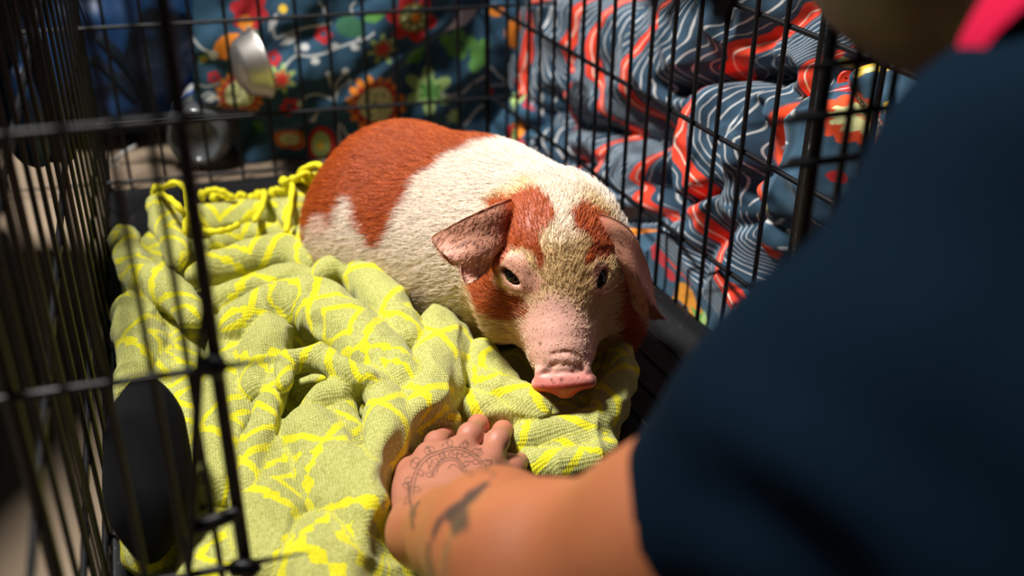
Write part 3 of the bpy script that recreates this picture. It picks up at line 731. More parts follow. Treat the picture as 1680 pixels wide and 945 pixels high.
# ------------------------------------------------------------------ piglet
PL, SN = g(902, 335, .232), g(921, 626, .088)
Fd = unit(SN - PL); HL = np.linalg.norm(SN - PL)
eye_dir = unit(EYE - (PL + SN) / 2); Ud = unit(eye_dir - Fd * (eye_dir @ Fd)); Sd = np.cross(Fd, Ud); Sd = Sd if Sd[0] > 0 else -Sd
HR = np.stack([Sd, Fd, Ud], 1)
def hp(s, f, u): return PL + Sd * s + Fd * f * HL + Ud * u
def on_face(px, py, u): return on_plane(px, py, hp(0, .5, u), Ud)
RU, SHO = g(668, 352, .104), g(785, 378, .118)
ax_b = unit(SHO - RU); Rb = np.stack([ax_b, unit(np.cross((0, 0, 1), ax_b)), np.cross(ax_b, unit(np.cross((0, 0, 1), ax_b)))], 1)
lo, hi = np.array((-.36, .72, .0)), np.array((.20, 1.46, .34))
fx = Field(axis_of([(-.36, -.085, .0035), (-.085, .125, .0018), (.125, .20, .0035)]), axis_of([(.76, 1.03, .0020), (1.03, 1.46, .0036)]), axis_of([(.0, .06, .0032), (.06, .25, .0020), (.25, .34, .0034)]))
fx.cone(RU, SHO, .100, .096, .03)
fx.ell(RU + (RU - SHO) * .05 + np.array([0, 0, .004]), (.094, .097, .097), Rb, .04)
fx.ell(g(596, 402, .080), (.072, .055, .068), Rb, .05)                           # haunch
fx.ell(g(700, 425, .085), (.12, .066, .08), Rb, .05)                             # flank
fx.ell(g(845, 430, .115), (.072, .070, .085), None, .05)                          # chest
fx.cone(SHO, hp(-.004, .14, -.078), .092, .068, .05)
fx.cone(hp(.045, .3, -.12), g(1006, 515, .07), .040, .030, .03); fx.cone(g(1006, 515, .07), g(1012, 560, .030), .030, .020, .02)   # foreleg by the far cheek
fx.ell(hp(0, .22, -.062), (.070, .066, .058), HR, .03)                           # cranium
fx.cone(hp(0, .30, -.045), hp(.002, .80, -.028), .056, .031, .03)                # face
fx.cone(hp(.002, .74, -.027), hp(.003, .97, -.022), .0285, .0225, .012)
fx.ell(hp(-.050, .46, -.068), (.030, .050, .034), HR, .03); fx.ell(hp(.045, .46, -.068), (.030, .048, .034), HR, .03)
fx.ell(hp(0, .64, -.058), (.034, .060, .030), HR, .025)                           # jaw
fx.ell(hp(.002, .86, -.048), (.024, .030, .016), HR, .015)
# snout disc with its turned-up rim
c = hp(.003, 1.0, -.020)
fx.ell(c + Ud * .002, (.0285, .0080, .0150), HR, .008)
for k in range(14):
    a = math.pi * (k / 13)
    e = c + Sd * .0258 * math.cos(a) + Ud * (.0135 * math.sin(a) - .001) + Fd * .002
    a2 = math.pi * min((k + 1) / 13, 1); e2 = c + Sd * .0258 * math.cos(a2) + Ud * (.0135 * math.sin(a2) - .001) + Fd * .002
    fx.cone(e, e2, .0042, .0042, .006)
for sx, dx in ((-.0105, -1), (.0125, 1)): fx.ell(c + Sd * sx + Fd * .010 - Ud * .001, (.0042, .007, .0058), HR, .003, True)
# wrinkles over the nose
for f, w_, sx in ((.885, .013, .004), (.930, .016, .004), (.83, .010, .006)):
    fx.cone(hp(-w_ + sx, f + .008, .0075), hp(sx, f - .004, .0095), .0016, .0016, .004, True); fx.cone(hp(sx, f - .004, .0095), hp(w_ + sx, f + .010, .0070), .0016, .0016, .004, True)
fx.ell(hp(.022, .945, -.012), (.006, .007, .006), HR, .008); fx.ell(hp(-.016, .945, -.010), (.009, .006, .006), HR, .008)
for pl in ([(897, 604), (925, 599), (958, 606)], [(878, 617), (893, 611), (908, 600), (916, 594)], [(890, 614), (925, 610), (950, 613)], [(950, 596), (957, 610), (966, 616)], [(905, 582), (930, 578), (950, 584)]):
    hp_ = [fx.hit(*q)[0] for q in catmull(pl, 9)]
    for i in range(8): fx.cone(hp_[i], hp_[i + 1], .0013, .0013, .0022, True)
# brows, lids and eye slits
(EL, nEL), (ER, nER) = fx.hit(841, 452), fx.hit(984, 456)
slit = unit(Sd * .70 + Fd * .71); slit_n = np.cross(slit, unit(Ud - Sd * .5)); outL = unit(nEL + Ud * .3); slit = unit(slit - outL * (slit @ outL))
RL = np.stack([slit, np.cross(outL, slit), outL], 1)
outR = unit(nER + Ud * .3); slr = unit(Fd * .75 - Sd * .4); slr = unit(slr - outR * (slr @ outR)); RR = np.stack([slr, np.cross(outR, slr), outR], 1)
fx.ell(EL - outL * .004, (.0195, .0155, .0110), RL, .010); fx.ell(ER - outR * .004, (.017, .014, .010), RR, .010)
fx.cone(on_face(822, 428, -.006), on_face(862, 432, .0), .0065, .0065, .012); fx.cone(on_face(965, 432, -.006), on_face(990, 435, -.02), .006, .006, .012)
fx.ell(EL + outL * .004, (.0120, .0046, .0120), RL, .0025, True); fx.ell(ER + outR * .004, (.0110, .0048, .012), RR, .0025, True)
fx.cone(EL + slit * .0105 + outL * .006, on_face(880, 508, .001), .0016, .0010, .003, True)
fx.cone(EL - slit * .010 + RL[:, 1] * .0085 + outL * .0075, EL + slit * .008 + RL[:, 1] * .0095 + outL * .0065, .0012, .0012, .003, True)
fx.cone(EL - slit * .008 - RL[:, 1] * .0085 + outL * .0075, EL + slit * .009 - RL[:, 1] * .0080 + outL * .0065, .0012, .0012, .003, True)
PV, PQ = fx.mesh(2)
n_body = len(PV)
# ears: folded flaps, each row from one edge to the other
def ear(rows, thick, cup, nu=26, nv=20):
    rows = np.array([[p for p in r] for r in rows], float)                        # (rows, 2 edges, 3)
    A = catmull(rows[:, 0], nu); B = catmull(rows[:, 1], nu); v = np.linspace(0, 1, nv)
    G_ = A[:, None] * (1 - v)[None, :, None] + B[:, None] * v[None, :, None]
    Nn = np.cross(np.gradient(G_, axis=0), np.gradient(G_, axis=1)); Nn /= np.linalg.norm(Nn, axis=-1)[..., None] + 1e-9
    sgn = np.sign((Nn * (EYE - G_)).sum(-1).mean()); Nn *= sgn
    u = np.linspace(0, 1, nu)[:, None]
    G_ = G_ + Nn * (cup * np.sin(np.pi * v)[None] * (1 - .4 * u) + .0022 * np.sin(9 * v[None] + 4 * u))[..., None]
    th = thick * (.25 + .75 * np.sin(np.pi * np.clip(v, .0, 1)) ** .5)[None] * (1 - .55 * u)
    F_, K_ = G_ + Nn * th[..., None] * .5, G_ - Nn * th[..., None] * .5
    V = np.concatenate([F_.reshape(-1, 3), K_.reshape(-1, 3)]); q = grid_quads(nu, nv); m = nu * nv
    i = np.arange(m).reshape(nu, nv); border = np.concatenate([i[:, 0], i[-1, 1:], i[::-1, -1][1:], i[0, ::-1][1:]])
    bq = np.stack([border[:-1], border[1:], border[1:] + m, border[:-1] + m], -1)
    return V, np.concatenate([q, q[:, ::-1] + m, bq]), None
def ep(px, py, u): return on_face(px, py, u)
ear_l = ear([(ep(838, 326, -.020), ep(846, 392, -.040)), (ep(812, 334, .004), ep(826, 412, -.022)), (ep(772, 352, .016), ep(808, 438, -.008)), (ep(736, 372, .010), ep(792, 452, .004)), (ep(708, 393, -.004), ep(776, 462, .010)), (ep(735, 428, .004), ep(764, 467, .014))], .0080, .010)
ear_r = ear([(ep(962, 350, -.020), ep(985, 420, -.040)), (ep(995, 352, -.014), ep(1000, 428, -.038)), (ep(1034, 378, -.026), ep(1016, 456, -.040)), (ep(1060, 432, -.046), ep(1028, 486, -.048)), (ep(1074, 482, -.066), ep(1048, 514, -.060)), (ep(1082, 522, -.076), ep(1074, 526, -.070))], .0085, .012)
V, Q, _ = join_arrays([(PV, PQ, None), ear_l, ear_r])
n1 = len(PV); n2 = n1 + len(ear_l[0])
PP = proj(V)
N = vnormals(V, Q)
wob = np.stack([noise3(V, 60.), noise3(V + 5.3, 60.)], -1) * 5 + np.stack([noise3(V, 190.), noise3(V + 7.7, 190.)], -1) * 2.5
PW = PP + wob
def zz(pts): return [(480 + .5396 * x, 170 + .5396 * y) for x, y in pts]
HEAD = [(760, 470), (800, 400), (800, 330), (860, 290), (960, 300), (1010, 350), (1060, 540), (980, 680), (850, 680), (790, 560)]
R1 = zz([(-40, 470), (40, 430), (45, 380), (-40, 380), (-60, 200), (60, 60), (230, 60), (330, 10), (470, 10), (600, 60), (640, 110), (560, 122), (480, 160), (420, 200), (370, 240), (340, 290), (310, 350), (290, 400), (265, 440), (240, 425), (215, 380), (200, 330), (190, 290), (170, 265), (145, 300), (125, 370), (112, 330), (85, 320), (60, 370)])
R2 = zz([(600, 300), (690, 270), (740, 258), (775, 290), (800, 340), (790, 372), (752, 400), (748, 430), (772, 480), (765, 520), (742, 470), (700, 440), (660, 448), (640, 480), (618, 540), (640, 580), (690, 592), (720, 622), (700, 655), (640, 652), (590, 640), (555, 610), (540, 560), (570, 480), (600, 380)])
R3 = zz([(850, 330), (880, 305), (920, 325), (960, 352), (1010, 400), (1000, 440), (975, 470), (925, 478), (900, 500), (888, 470), (910, 440), (880, 400), (856, 370)])
R4 = [(1006, 470), (1040, 470), (1055, 580), (1015, 580), (1004, 520)]
NOSE = zz([(670, 670), (720, 620), (780, 580), (845, 600), (900, 650), (925, 740), (925, 800), (920, 900), (720, 900), (705, 800), (680, 730)])
EYEA = zz([(625, 500), (655, 455), (700, 455), (730, 500), (765, 540), (740, 590), (690, 585), (640, 570)])
EYEB = zz([(905, 520), (930, 485), (960, 490), (965, 570), (915, 590)])
C_RED, C_WHITE, C_CREAM, C_PINK, C_SKIN = srgb(160, 64, 18), srgb(240, 226, 210), srgb(210, 182, 132), srgb(230, 178, 160), srgb(226, 180, 158)
def pig_color(PW, V, N):
    hm = poly_soft(PW, HEAD, 10)
    C = C_WHITE + (C_CREAM * 1.12 - C_WHITE) * hm[:, None]
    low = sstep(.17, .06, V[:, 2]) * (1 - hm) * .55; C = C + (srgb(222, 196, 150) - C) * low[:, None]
    front = sstep(-.45, -.1, -((EYE - V) / np.linalg.norm(EYE - V, axis=1)[:, None] * N).sum(1) * -1)
    fore = poly_soft(PW, zz([(720, 200), (900, 220), (880, 400), (790, 420), (740, 350)]), 25); C = C + (C_WHITE - C) * (fore * .7)[:, None]
    C = C + (C_PINK - C) * (poly_soft(PW, zz([(60, 330), (110, 300), (120, 400), (70, 420)]), 8) * .5)[:, None]
    nose = poly_soft(PW, NOSE, 16); C = C + (C_PINK - C) * nose[:, None]
    for e in (EYEA, EYEB): C = C + (srgb(202, 146, 126) - C) * (poly_soft(PW, e, 5) * .85)[:, None]
    red = np.clip(poly_soft(PW, R1, 4) + poly_soft(PW, R2, 4) + poly_soft(PW, R3, 4) + poly_soft(PW, R4, 4), 0, 1)
    red *= 1 - .9 * poly_soft(PW, EYEA, 4)
    C = C + (C_RED - C) * red[:, None]
    return C, red, nose, hm
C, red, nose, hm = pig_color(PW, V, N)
isear = np.zeros(len(V), bool); isear[n1:] = True
ec = srgb(196, 140, 114) + np.zeros((len(V), 3))
eb = sstep(842, 812, PP[:, 0]) if False else np.where(np.arange(len(V)) < n2, sstep(835, 815, PP[:, 0]), sstep(975, 1010, PP[:, 0]))
C = np.where(isear[:, None], C_RED + (ec - C_RED) * eb[:, None], C)
rim = np.where(isear & (np.arange(len(V)) < n2), sstep(40, 5, poly_dist(PP[:, 0], PP[:, 1], [(708, 393), (735, 428), (762, 467)])), 0); C = C + (srgb(236, 180, 160) - C) * (rim * .7)[:, None]
nr_ = sstep(.075, .02, np.linalg.norm((V - c) * 1.0, axis=1)); disc = sstep(.93, .99, ((V - PL) @ Fd) / HL); C = C + (srgb(236, 150, 140) - C) * (disc * nose)[:, None]
under = sstep(1.005, 1.03, ((V - PL) @ Fd) / HL); C = C + (srgb(205, 60, 52) - C) * (under * nose * (~isear))[:, None]
# grime: short dark specks on snout and ears
sp = np.zeros(len(V)); srng = np.random.default_rng(3)
def specks(n, region_idx, r0, r1):
    global sp
    for i in srng.choice(region_idx, n):
        d = np.linalg.norm((V - V[i]) * np.array([1, 1, 1.0]), axis=1); r = srng.uniform(r0, r1); sp = np.maximum(sp, (1 - sstep(r * .5, r, d)) * srng.uniform(.5, 1))
fr = np.nonzero((nose > .6) & (N @ Ud > .2) & ~isear)[0]; specks(60, fr, .0012, .0026)
cl = np.nonzero(np.hypot(PP[:, 0] - 897, PP[:, 1] - 600) < 8)[0]; specks(10, cl, .002, .004)
fh = np.nonzero(np.hypot((PP[:, 0] - 918) / 1.2, PP[:, 1] - 412) < 14)[0]; specks(6, fh, .003, .005)
er = np.arange(n1, n2); er = er[PP[er, 0] < 815]; specks(90, er, .0014, .0032); er2 = np.arange(n2, len(V)); er2 = er2[PP[er2, 0] > 1000]; specks(70, er2, .0014, .0034)
sp = np.maximum(sp, np.where(isear & (PP[:, 0] > 1064) & (PP[:, 1] > 500), .85, 0))
SPK = srgb(70, 34, 24)
C = C + (SPK - C) * (sp * .85)[:, None]
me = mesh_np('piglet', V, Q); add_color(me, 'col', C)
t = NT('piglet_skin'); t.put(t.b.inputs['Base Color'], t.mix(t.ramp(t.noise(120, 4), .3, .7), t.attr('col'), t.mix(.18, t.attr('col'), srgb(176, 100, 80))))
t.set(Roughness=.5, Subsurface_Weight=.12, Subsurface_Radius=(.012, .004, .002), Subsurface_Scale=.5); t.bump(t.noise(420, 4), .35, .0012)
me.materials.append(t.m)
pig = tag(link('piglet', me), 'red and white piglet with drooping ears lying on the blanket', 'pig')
for nm, e, out_, r in (('eye', EL, outL, .0098), ('eye', ER, outR, .0092)):
    V_, Q_, T_ = lathe_arrays([(r * math.sin(a), -r * math.cos(a)) for a in np.linspace(0, math.pi, 14)], 20); V_ = V_ + e - out_ * .0035
    link(nm, mesh_np('eye', V_, Q_), M_eye, pig)
# fur: combed strands rooted on the skin
def fur_of(V, Q, C, n):
    a, b, c_, d = [V[Q[:, i]] for i in range(4)]
    ar = np.linalg.norm(np.cross(c_ - a, d - b), axis=1) * .5
    f = rng.choice(len(Q), n, p=ar / ar.sum()); u, v = rng.random((n, 1)), rng.random((n, 1))
    q = Q[f]; w = [(1 - u) * (1 - v), u * (1 - v), u * v, (1 - u) * v]
    root = sum(V[q[:, i]] * w[i] for i in range(4)); Nf = sum(N[q[:, i]] * w[i] for i in range(4)); Nf /= np.linalg.norm(Nf, axis=1)[:, None] + 1e-9
    Cf = sum(C[q[:, i]] * w[i] for i in range(4)); vid = q[:, 0]
    return root, Nf, Cf, vid
NH = 120000
root, Nf, Cf, vid = fur_of(V, Q, C, NH)
rp = proj(root); fh_ = ((root - PL) @ Fd) / HL; sh_ = (root - PL) @ Sd; headm = poly_soft(rp, HEAD, 12) * (~isear[vid])
tail = unit(RU - SHO)
flow = tail + np.array([0, 0, -.35])
flow_h = -Fd * np.clip(1.0 - .2 * fh_, 0, 1)[:, None] + Sd * (sh_ * 14)[:, None] * 1.0 + np.array([0, 0, -.1])
cheek = sstep(.03, .05, np.abs(sh_)) * sstep(.4, .55, fh_); flow_h = flow_h * (1 - cheek[:, None]) + (Sd * np.sign(sh_)[:, None] * .9 + Fd * .25 - Fd * .5 * (fh_ < .5)[:, None]) * cheek[:, None]
fl_ = flow * (1 - headm[:, None]) + flow_h * headm[:, None]
ea = isear[vid]
fl_ = np.where(ea[:, None], np.where((vid < n2)[:, None], -Sd + Fd * .5, Sd * .5 + Fd * .9), fl_)
fl_ = fl_ + rng.normal(0, .15, root.shape)
fl_ = fl_ - Nf * (fl_ * Nf).sum(1)[:, None]; fl_ /= np.linalg.norm(fl_, axis=1)[:, None] + 1e-9
nz = nose[vid]; eyem = np.maximum(poly_soft(rp, EYEA, 3), poly_soft(rp, EYEB, 3))
ln_ = .0145 * (1 - headm) + headm * (.0085 + .006 * cheek); ln_ = ln_ * (1 - .72 * nz) * (1 - .7 * eyem); ln_ = np.where(ea, .0045, ln_) * rng.uniform(.55, 1.25, NH)
keepf = rng.random(NH) < np.where(ea, .35, 1 - .72 * nz - .6 * eyem)
discf = sstep(.90, .95, fh_) * headm; keepf &= rng.random(NH) > discf
keepf &= root[:, 2] > .03
root, Nf, Cf, fl_, ln_, vid = root[keepf], Nf[keepf], Cf[keepf], fl_[keepf], ln_[keepf], vid[keepf]
n = len(root); lift = rng.uniform(.18, .5, n)[:, None]
rv = red[vid][:, None] * (~isear[vid])[:, None]; rnd = rng.random((n, 1))
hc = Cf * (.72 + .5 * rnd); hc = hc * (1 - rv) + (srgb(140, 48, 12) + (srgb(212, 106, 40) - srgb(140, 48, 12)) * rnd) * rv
nzk = (nose[vid] * (~isear[vid]))[:, None]; hc = hc * (1 - nzk) + srgb(232, 208, 176) * nzk
cu = bpy.data.hair_curves.new('fur'); cu.add_curves([4] * n)
tt = np.linspace(0, 1, 4)[None, :, None]
pts = root[:, None] + (fl_[:, None] * tt + Nf[:, None] * (lift[:, None] * tt * (1.0 - .45 * tt))) * ln_[:, None, None] + rng.normal(0, .0006, (n, 4, 3)) * tt
cu.position_data.foreach_set('vector', pts.astype(np.float32).ravel())
ra = cu.attributes.get('radius') or cu.attributes.new('radius', 'FLOAT', 'POINT')
ra.data.foreach_set('value', np.tile(np.array([.00021, .00019, .00013, .00004], np.float32), n))
ca = cu.attributes.new('hcol', 'FLOAT_COLOR', 'CURVE'); ca.data.foreach_set('color', np.concatenate([hc, np.ones((n, 1))], 1).astype(np.float32).ravel())
t = NT('piglet_hair'); t.put(t.b.inputs['Base Color'], t.attr('hcol')); t.set(Roughness=.45, Specular_IOR_Level=.35)
cu.materials.append(t.m)
tag(link('fur', cu, None, pig), kind='stuff')

# ------------------------------------------------------------------ person reaching in: body with arm, hand and head; clothes as children
W_ = g(716, 862, .105); EB = at_y(915, 965, .455)
HEM = at_y(1112, 890, .420); SHD = at_y(1420, 690, .40)
HC = at_y(1640, -225, .58)
fb = Field(axis_of([(-.13, .04, .0014), (.04, .10, .0028), (.10, .75, .0050)]), axis_of([(.08, .56, .0050), (.56, .66, .0025), (.66, .90, .0014)]), axis_of([(.0, .025, .0030), (.025, .13, .0014), (.13, .17, .003), (.17, 1.0, .0050)]))
K = dict(i=g(800, 745, .078), m=g(752, 731, .084), r=g(706, 738, .080), p=g(668, 764, .070))
wr = W_
cross = unit(K['i'] - K['p'])
for k, sft, rr in (('i', .020, .0125), ('m', .007, .0130), ('r', -.007, .0125), ('p', -.019, .0115)):
    fb.cone(wr + cross * sft * .9 - np.array([0, 0, .006]), K[k] - np.array([0, 0, .010]), .019, rr, .012)
fb.ell((wr + K['m'] * 1.2 + K['r'] * .8) / 3 - np.array([0, 0, .016]), (.034, .040, .014), None, .02)
fing = dict(i=[(816, 712, .080), (825, 696, .058), (829, 690, .040)], m=[(771, 702, .086), (784, 686, .062), (792, 681, .042)], r=[(716, 716, .076), (728, 703, .056), (736, 699, .038)], p=[(659, 746, .066), (655, 733, .050), (655, 726, .036)])
for k, pts in fing.items():
    r0 = .0098 if k != 'p' else .0084
    ch = [K[k] - np.array([0, 0, .010])] + [g(x, y, z) - np.array([0, 0, .008]) for x, y, z in pts]
    fb.chain(ch, [.0118 if k != 'p' else .0100, r0, r0 * .93, r0 * .80], .006)
    fb.ell(K[k] - np.array([0, 0, .006]), (.0105, .0105, .0085), None, .010)
    fb.ell(ch[1] + np.array([0, 0, .002]), (r0 * 1.04, r0 * 1.0, r0 * .95), None, .004)
fb.chain([wr + cross * .024 - np.array([0, 0, .014]), g(815, 790, .055), g(838, 770, .046), g(852, 758, .036)], [.019, .0135, .0115, .0090], .010)   # thumb under the palm
mid = (W_ + EB) / 2 + np.array([.006, 0, .008])
fb.chain([W_ - np.array([0, 0, .004]), W_ * .75 + EB * .25, mid, EB], [.027, .0315, .043, .049], .03)
fb.ell(EB + np.array([-.012, .012, .0]), (.05, .05, .045), None, .03)
fb.cone(EB, HEM, .045, .045, .03); fb.cone(HEM, SHD, .045, .052, .04)
TOR = np.array([.47, .26, .20]); NEK = at_y(1862, 88, .46)
fb.cone(SHD, NEK + np.array([.03, -.02, -.06]), .052, .050, .05); fb.cone(SHD + np.array([.10, -.03, .0]), TOR, .08, .13, .06); fb.cone(TOR, np.array([.50, .24, .14]), .13, .12, .05)
fb.cone(NEK, HC + np.array([.05, .0, -.02]), .055, .062, .04)
fb.ell(HC, (.086, .098, .112), None, .03); fb.ell(HC + np.array([-.030, .040, -.045]), (.050, .050, .05), None, .04)          # skull and jaw
fb.cone(HC + np.array([-.085, .075, -.01]), HC + np.array([-.105, .095, -.045]), .012, .016, .02)                             # nose
fb.ell(HC + np.array([-.055, .085, -.070]), (.024, .018, .009), None, .012)                                                   # lips
for q in ((-.095, .030), (-.03, .098)): fb.ell(HC + np.array([q[0], q[1], .010]), (.016, .016, .012), None, .008, True)          # eye hollows
fb.ell(HC + np.array([.06, .075, -.01]), (.014, .022, .034), None, .012)                                                      # ear
V, Q = fb.mesh(2)
PP2 = proj(V); N2 = vnormals(V, Q)
sk = srgb(164, 98, 60); C = np.tile(sk, (len(V), 1))
handm = sstep(.60, .70, V[:, 1]); C = C + (srgb(176, 116, 92) - C) * handm[:, None]
tip = np.zeros(len(V))
for k in fing: tip = np.maximum(tip, 1 - sstep(.008, .03, np.linalg.norm(V - g(*fing[k][1]), axis=1)))
C = C + (srgb(200, 118, 98) - C) * (tip * .7)[:, None]
kn = np.zeros(len(V))
head_shade = sstep(.30, .20, np.linalg.norm(V - HC, axis=1)); C = C + (srgb(36, 24, 22) - C) * head_shade[:, None]  # shade over head and neck, painted into the skin colour
# inked tattoos: leafy rings on the hand, a solid mark on the forearm
ink = np.zeros(len(V)); upf = (N2 @ unit((-.1, -.5, 1.0)) > -.15)
def stroke(pts, w, cv=True):
    global ink
    if cv and len(pts) > 2: pts = catmull(pts, len(pts) * 4)
    d = poly_dist(PP2[:, 0], PP2[:, 1], [tuple(q) for q in pts]); ink = np.maximum(ink, (1 - sstep(w * .6, w * 1.5, d)) * upf)
z5 = lambda pts: [(600 + x / 3.098, 640 + y / 3.098) for x, y in pts]
stroke(z5([(225, 540), (240, 440), (290, 350), (370, 310), (460, 290), (530, 310), (590, 360), (620, 410)]), 1.0); stroke(z5([(240, 540), (256, 440), (300, 362), (375, 322), (460, 302), (525, 322), (580, 370), (608, 420)]), 1.0)
stroke(z5([(340, 440), (355, 390), (400, 350), (450, 345), (490, 370), (515, 420)]), 1.0); stroke(z5([(352, 445), (366, 395), (405, 362), (448, 357), (480, 380), (503, 425)]), 1.0); stroke(z5([(420, 400), (440, 378), (470, 390), (490, 410)]), .9)
def tleaf(x, y, a, L):
    dx, dy = math.cos(a) * L, math.sin(a) * L; nx, ny = -dy * .3, dx * .3
    stroke(z5([(x, y), (x + dx * .5 + nx, y + dy * .5 + ny), (x + dx, y + dy)]), .8); stroke(z5([(x, y), (x + dx * .5 - nx, y + dy * .5 - ny), (x + dx, y + dy)]), .8)
ringp = catmull([(225, 540), (240, 440), (290, 350), (370, 310), (460, 290), (530, 310), (590, 360), (620, 410)], 16)
for i, (x, y) in enumerate(ringp):
    tleaf(x, y, math.atan2(y - 450, x - 420) + (.7 if i % 2 else -.5), 48)
    if i % 2: tleaf(x + (420 - x) * .06, y + (450 - y) * .06, math.atan2(450 - y, 420 - x) + .6, 44)
for i, (x, y) in enumerate(catmull([(340, 440), (360, 390), (410, 350), (470, 355), (515, 420)], 8)): tleaf(x, y, math.atan2(y - 450, x - 430) + .4, 40)
stroke(z5([(215, 470), (225, 560), (250, 640), (250, 600), (270, 570)]), 2.2); stroke(z5([(230, 620), (240, 700)]), 3)
ink *= .75
PW2 = PP2 + np.stack([noise3(V, 120.), noise3(V + 3., 120.)], -1) * 3
solid = np.maximum(poly_soft(PW2, z5([(330, 720), (360, 660), (430, 590), (520, 520), (600, 470), (640, 470), (520, 590), (530, 700), (440, 750), (430, 690), (400, 660), (370, 700), (340, 770)]), 2.5), poly_soft(PW2, z5([(300, 780), (330, 760), (345, 900), (360, 1000), (320, 1000), (300, 880)]), 4) * .6)
solid = np.maximum(solid, poly_soft(PW2, z5([(400, 770), (430, 760), (420, 900), (400, 1000), (380, 1000)]), 4) * .5)
ink = np.maximum(ink, solid * (N2[:, 2] > -.4) * .97)
C = C + (srgb(58, 50, 44) - C) * ink[:, None]
me = mesh_np('person', V, Q); add_color(me, 'col', C)
t = NT('tanned_skin'); t.put(t.b.inputs['Base Color'], t.mix(t.ramp(t.noise(90, 4), .3, .7), t.attr('col'), t.mix(.15, t.attr('col'), srgb(150, 70, 50))))
t.set(Roughness=.5, Subsurface_Weight=.08, Subsurface_Radius=(.012, .004, .002), Subsurface_Scale=.5); t.bump(t.noise(500, 4), .3, .001)
me.materials.append(t.m)
person = tag(link('person', me), 'person in a navy t-shirt reaching a tattooed hand toward the piglet', 'person')
# t-shirt
fs = Field(axis_of([(.03, .78, .0048)]), axis_of([(.04, .62, .0048)]), axis_of([(.0, .86, .0048)]))
h2_ = HEM * .90 + EB * .10; sd_ = unit(SHD - h2_)
fs.chain([HEM + sd_ * .010, HEM * .5 + SHD * .5, SHD], [.052, .058, .066], .03)
fs.cone(SHD, at_y(1770, 330, .42), .066, .070, .05); fs.cone(at_y(1770, 330, .42), NEK + np.array([.02, -.03, -.03]), .070, .050, .04)
fs.cone(SHD + np.array([.11, -.04, .01]), TOR, .10, .165, .06); fs.cone(TOR, np.array([.50, .24, .15]), .16, .145, .05); fs.cone(SHD + np.array([.05, -.05, -.05]), TOR, .08, .15, .06)
# hollow and cut the sleeve mouth
fs.cone(HEM - sd_ * .16, HEM - sd_ * .004, .145, .066, .004, True) if False else None
Xs, Ys, Zs = np.meshgrid(*fs.ax, indexing='ij', sparse=True)
cut = -((Xs - HEM[0]) * sd_[0] + (Ys - HEM[1]) * sd_[1] + (Zs - HEM[2]) * sd_[2]) + .004
near = (Xs - HEM[0]) ** 2 + (Ys - HEM[1]) ** 2 + (Zs - HEM[2]) ** 2 < .15 ** 2
fs.D = np.where(near, np.maximum(fs.D, cut), fs.D)
fs.cone(HEM - sd_ * .05, HEM + sd_ * .03, .048, .048, .002, True)
V, Q = fs.mesh(2); N_ = vnormals(V, Q)
dirw = V @ unit((.6, .2, .75)); V = V + N_ * (.006 * np.sin(dirw * 60 + 3 * noise3(V, 9.)) * noise3(V, 6.) + .008 * noise3(V, 14.))[:, None]
link('t_shirt', mesh_np('t_shirt', V, Q), M_shirt, person)
# neckline
nd = unit(HC + np.array([.05, 0, -.02]) - NEK); Mx = np.eye(4); Mx[:3, 2] = nd; Mx[:3, 0] = unit(np.cross((0, 1, 0), nd)); Mx[:3, 1] = np.cross(nd, Mx[:3, 0]); Mx[:3, 3] = NEK - nd * .004
V, Q, _ = lathe_arrays([(.074, -.034), (.078, -.020), (.074, -.004), (.068, .012), (.064, .013), (.063, .0)], 40, Mx)
link('collar', mesh_np('collar', V, Q), M_collar, person)
fh2 = Field(axis_of([(.12, .62, .0045)]), axis_of([(.30, .78, .0045)]), axis_of([(.55, 1.02, .0045)]))
fh2.ell(HC + np.array([.030, -.028, .040]), (.092, .098, .102), None, .02); fh2.cone(HC + np.array([.05, -.05, .0]), NEK + np.array([.02, -.03, .035]), .07, .045, .03)
V, Q = fh2.mesh(2); N_ = vnormals(V, Q); V = V + N_ * (.006 * noise3(V * np.array([1, 1, .4]), 90.))[:, None]
link('hair', mesh_np('hair', V, Q), M_hair, person)
# forelock falling forward from the brow
for k in range(22):
    a = HC + np.array([-.05, .03, .090]) + rng.normal(0, .012, 3); b = at_y(1195 - 6.5 * k, 44 - 2.2 * k, .46) + rng.normal(0, .006, 3)
    mdl = (a + b) / 2 + np.array([0, 0, .03]); cvs = catmull([a, mdl, b], 16)
    V, Q, T = tube_arrays(cvs, np.linspace(.0062, .0022, 16), 6); link('hair_lock', mesh_np('hair_lock', V, Q, T), M_hair, person)

# ------------------------------------------------------------------ things around the crate
# padded black roll inside the near corner
fpk = Field(axis_of([(-.45, -.12, .003)]), axis_of([(.45, .95, .003)]), axis_of([(.0, .30, .003)]))
pa, pb_, pc = g(238, 665, .14), g(250, 770, .10), g(246, 872, .075)
dpd = unit(pc - pa); npd = unit(np.cross(dpd, (1, 0, 0))); npd = npd if npd @ unit(EYE - pb_) > 0 else -npd; spd = np.cross(npd, dpd)
fpk.ell((pa + pc) / 2, (.030, .078, .022), np.stack([spd, dpd, npd], 1), .02); fpk.cone(pa + dpd * .02, pc - dpd * .03, .022, .026, .03)
V, Q = fpk.mesh(2)
pad = tag(link('fabric_pad', mesh_np('fabric_pad', V, Q), M_black_pad), 'black padded fabric roll standing on the blanket by the front wires', 'pad')
lp_ = np.array([(pa + pc) / 2 + spd * .0297 * math.cos(a) + dpd * .077 * math.sin(a) for a in np.linspace(0, 2 * np.pi, 48)])
V, Q, T = tube_arrays(lp_, .0016, 6, False); link('piping', mesh_np('piping', V, Q, T), M_black_pad, pad)
